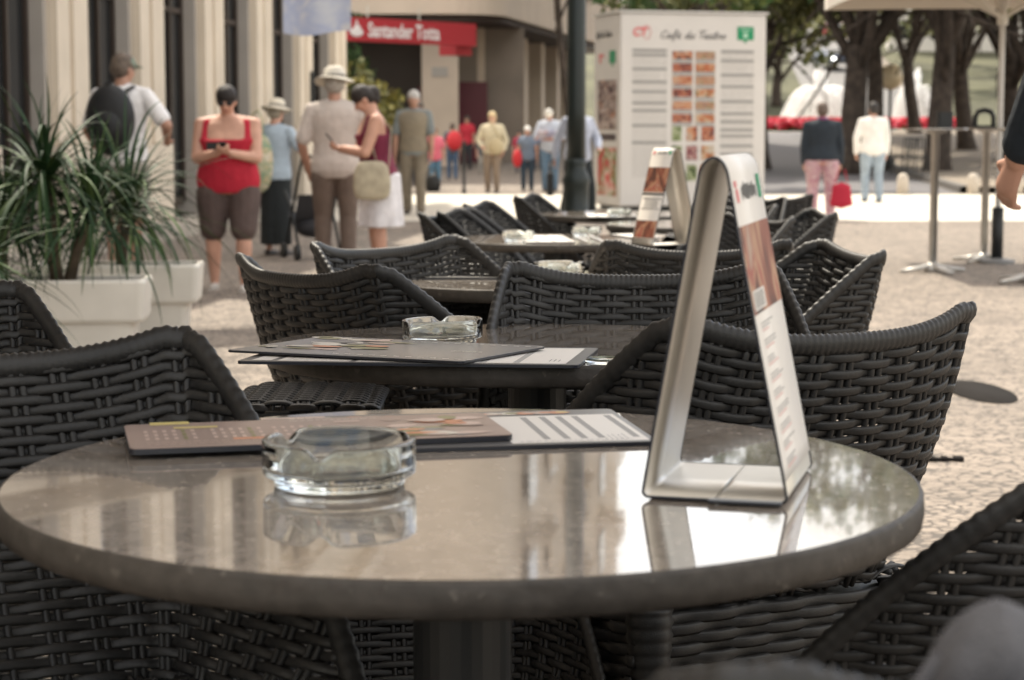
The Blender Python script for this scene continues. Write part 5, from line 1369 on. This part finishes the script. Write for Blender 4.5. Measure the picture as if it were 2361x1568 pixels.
b=MB(); b.tube([Vector((-.165*H,.02*H,.53*H)),Vector((-.13*H,.05*H,.66*H)),Vector((-.06*H,.04*H,.80*H)),Vector((-.05*H,.02*H,.83*H)),Vector((-.08*H,-.05*H,.76*H)),Vector((-.15*H,-.03*H,.6*H)),Vector((-.165*H,-.02*H,.53*H))],.018,8,.3); b.build('bag_strap',mat('beige_canvas',(.40,.35,.255)),r,smooth=True)
# 6 vest man
p,H=scaled(955,494,206); r,h,hp,arms=person(p,172,H,'grey haired man in a khaki vest and khaki trousers walking towards us',top=(.20,.22,.22),sleeve=.4,bottom=(.21,.175,.13),vest=(.24,.20,.145),hair=(.5,.48,.46),hstyle='short',skin=M_skin2,build=1.12,stride=.04,lh=(-.15,.03,.47),rh=(.15,.03,.47),vox=.014)
# 7 pink top
p,H=scaled(1003,440,292); r,h,hp,arms=person(p,185,H,'person in a bright pink top half hidden behind the khaki vest man',top=(.70,.16,.22),sleeve=.3,bottom=(.10,.20,.30),hair=(.2,.12,.07),hstyle='bob',vox=.016,rh=(.13,.03,.5))
b=MB(); b.ell((0,0,-.14),(.17,.08,.20)); b.tube([(-.09,0,.02),(-.05,0,.16),(.05,0,.16),(.09,0,.02)],.012,6); bq=AT(997,408,p.y-.6); o=b.build('black_handbag',M_black,smooth=True,loc=bq); tag(o,'black handbag hanging by the person in the pink top','bag')
# 8 red backpack
p,H=scaled(1043,414,282); r,h,hp,arms=person(p,5,H,'person with a red backpack and blue jeans near the cream pillar',top=(.10,.11,.14),sleeve=.3,bottom=(.06,.10,.17),hair=(.12,.09,.07),vox=.018,stride=.05)
b=MB(); b.ell((0,0,0),(.20,.13,.25)); thing_at(b,'red_backpack',mat('red_nylon',(.60,.03,.04),.6),r,h(.03,-.11,.68),'red backpack on the person near the cream pillar','backpack')
# 9 red shirt at door
p,H=scaled(1077,392,266); r,h,hp,arms=person(p,165,H,'person in a red shirt standing before the burgundy door',top=(.50,.03,.05),sleeve=.3,bottom=(.03,.03,.035),hair=(.05,.04,.03),vox=.02)
# 10 blonde woman
p,H=scaled(1135,444,256); r,h,hp,arms=person(p,170,H,'fair haired woman in a pale cream top walking in the middle of the street',top=(.58,.52,.38),sleeve=.9,bottom=(.26,.20,.15),hair=(.62,.48,.28),hstyle='bob',vox=.016,stride=.03,lh=(-.14,.02,.5),rh=(.10,.10,.56),build=1.1)
b=MB(); b.ell((0,0,0),(.16,.08,.17)); b.tube([(-.1,0,.1),(.1,.05,.5)],.02,6,.4); thing_at(b,'satchel',mat('pale_satchel',(.50,.42,.27),.8),r,h(-.07,.10,.57),'pale satchel carried by the fair haired woman','bag')
# 11 white cap woman
p,H=scaled(1216,441,290); r,h,hp,arms=person(p,175,H,'short woman with white hair, blue top and dark jeans',top=(.17,.21,.28),sleeve=.2,bottom=(.035,.055,.08),hair=(.80,.78,.74),hstyle='short',vox=.016,build=1.1)
b=MB(); b.ell((0,0,0),(.10,.07,.18)); thing_at(b,'red_bag',mat('red_nylon',(.60,.03,.04),.6),r,h(.15,.05,.50),'small red bag beside the short white haired woman','bag')
# 12 reading man
p,H=scaled(1268,442,246); r,h,hp,arms=person(p,172,H,'man in a white cap and striped shirt bent over the papers he carries',top=(.48,.52,.60),sleeve=.45,bottom=(.12,.19,.27),hair=(.5,.48,.45),hat='cap',hatcol=(.80,.76,.68),head_pitch=40,vox=.016,lean=10,build=1.1,lh=(-.05,.15,.62),rh=(.06,.15,.62))
b=MB(); b.box((0,0,0),(.42,.02,.26),Euler((R(-40),0,R(12))).to_matrix()); thing_at(b,'paper_folder',photo_mat('folder_print',[(.6,.58,.6),(.2,.22,.42),(.58,.56,.6),(.25,.05,.10)],6,.6),r,h(0,.17,.66),'papers held open by the man in the white cap','papers',smooth=False)
# 13 walking man behind lamp
p,H=scaled(1332,508,222); r,h,hp,arms=person(p,-150,H,'man in a pale blue shirt and black trousers striding past the lamp post',top=(.46,.49,.58),sleeve=.95,bottom=(.016,.018,.022),hair=(.03,.022,.02),skin=M_skin2,stride=.125,vox=.014,build=1.12,rh=(.16,-.10,.50),lh=(-.1,.15,.58))
b=MB(); b.box((0,0,-.16),(.09,.30,.30)); b.tube([(0,-.1,0),(0,-.05,.08),(0,.05,.08),(0,.1,0)],.012,6); bq=AT(1268,398,p.y-.2); o=b.build('black_case',M_black,loc=bq); tag(o,'black case carried by the man striding past the lamp post','bag')
# 14 navy sweater
p,H=scaled(1893,506,234); r,h,hp,arms=person(p,-4,H,'woman seen from behind in a navy sweater and pink patterned trousers',top=(.022,.030,.040),sleeve=.97,bottom=(.5,.3,.3),hair=(.14,.10,.08),hstyle='short',vox=.013,build=1.36,stride=.02,lh=(-.15,.03,.47),rh=(.16,.02,.45),extra={'print':1},topz=.50)
q=MB(); q.tube([hp(.02*math.cos(a)*1.9,.038*math.sin(a)-.004,-.06) for a in [k*PI/6 for k in range(13)]],.011*H,6); q.build('scarf',mat('purple_scarf',(.28,.06,.22),.8),r,smooth=True)
b=MB(); b.grid(lambda u,v:Vector((.15*math.copysign(abs(math.cos(2*PI*u))**.6,math.cos(2*PI*u))*(.75+.35*v)*(1 if 0<v<1 else .1),.05*math.sin(2*PI*u)*(1 if 0<v<1 else .1),.19-.36*v)),24,8); b.tube([(-.08,0,.18),(-.04,0,.36),(.04,0,.36),(.08,0,.18)],.008,6)
bq=AT(1940,452,p.y-.25); o=b.build('red_shopping_bag',mat('red_cloth_bag',(.45,.015,.04),.7),smooth=True,loc=bq); tag(o,'red shopping bag carried by the woman in pink trousers','bag')
# 15 white shirt
p,H=scaled(2010,466,234); r,h,hp,arms=person(p,3,H,'man seen from behind in a loose white shirt and pale blue jeans',top=(.74,.71,.67),sleeve=.97,bottom=(.30,.36,.42),hair=(.025,.02,.018),vox=.013,build=1.18,stride=.03,lh=(-.16,.02,.49),rh=(.145,.03,.48),topz=.44)
# 16 small far figures
for px,pf,pt,c,bt,lb in [(1197,400,300,(.35,.03,.06),(.1,.1,.12),'small far figure in dark red beside the white haired woman'),(1240,392,292,(.04,.04,.05),(.05,.05,.06),'small dark clad far figure behind the reading man'),(1112,402,310,(.1,.1,.1),(.3,.28,.25),'small far figure in black left of the fair haired woman'),(968,430,196,(.06,.05,.05),(.05,.05,.06),'dark haired far figure behind the khaki vest man'),(2345,380,240,(.5,.5,.55),(.3,.3,.35),'far figure in pale clothes between the bar table and the right edge')]:
    p,H=scaled(px,pf,pt); H=min(H,1.85); person(p,170,H,lb,top=c,sleeve=.4,bottom=bt,vox=.022,hair=(.05,.035,.03),build=1.05)
# 17 waiter at the right edge: only forearm and hand in view
wp=Vector((1.765,5.3)); wz=gz(1.77,5.3)
r,h,hp,arms=person((wp.x,wp.y,wz),16,1.95,'person in a dark navy jacket standing at the right edge, bare hand hanging down',top=(.012,.018,.026),sleeve=.93,bottom=(.016,.018,.02),vox=.0055,build=1.25,lh=(-.240,.035,.55),hair=(.03,.02,.02))
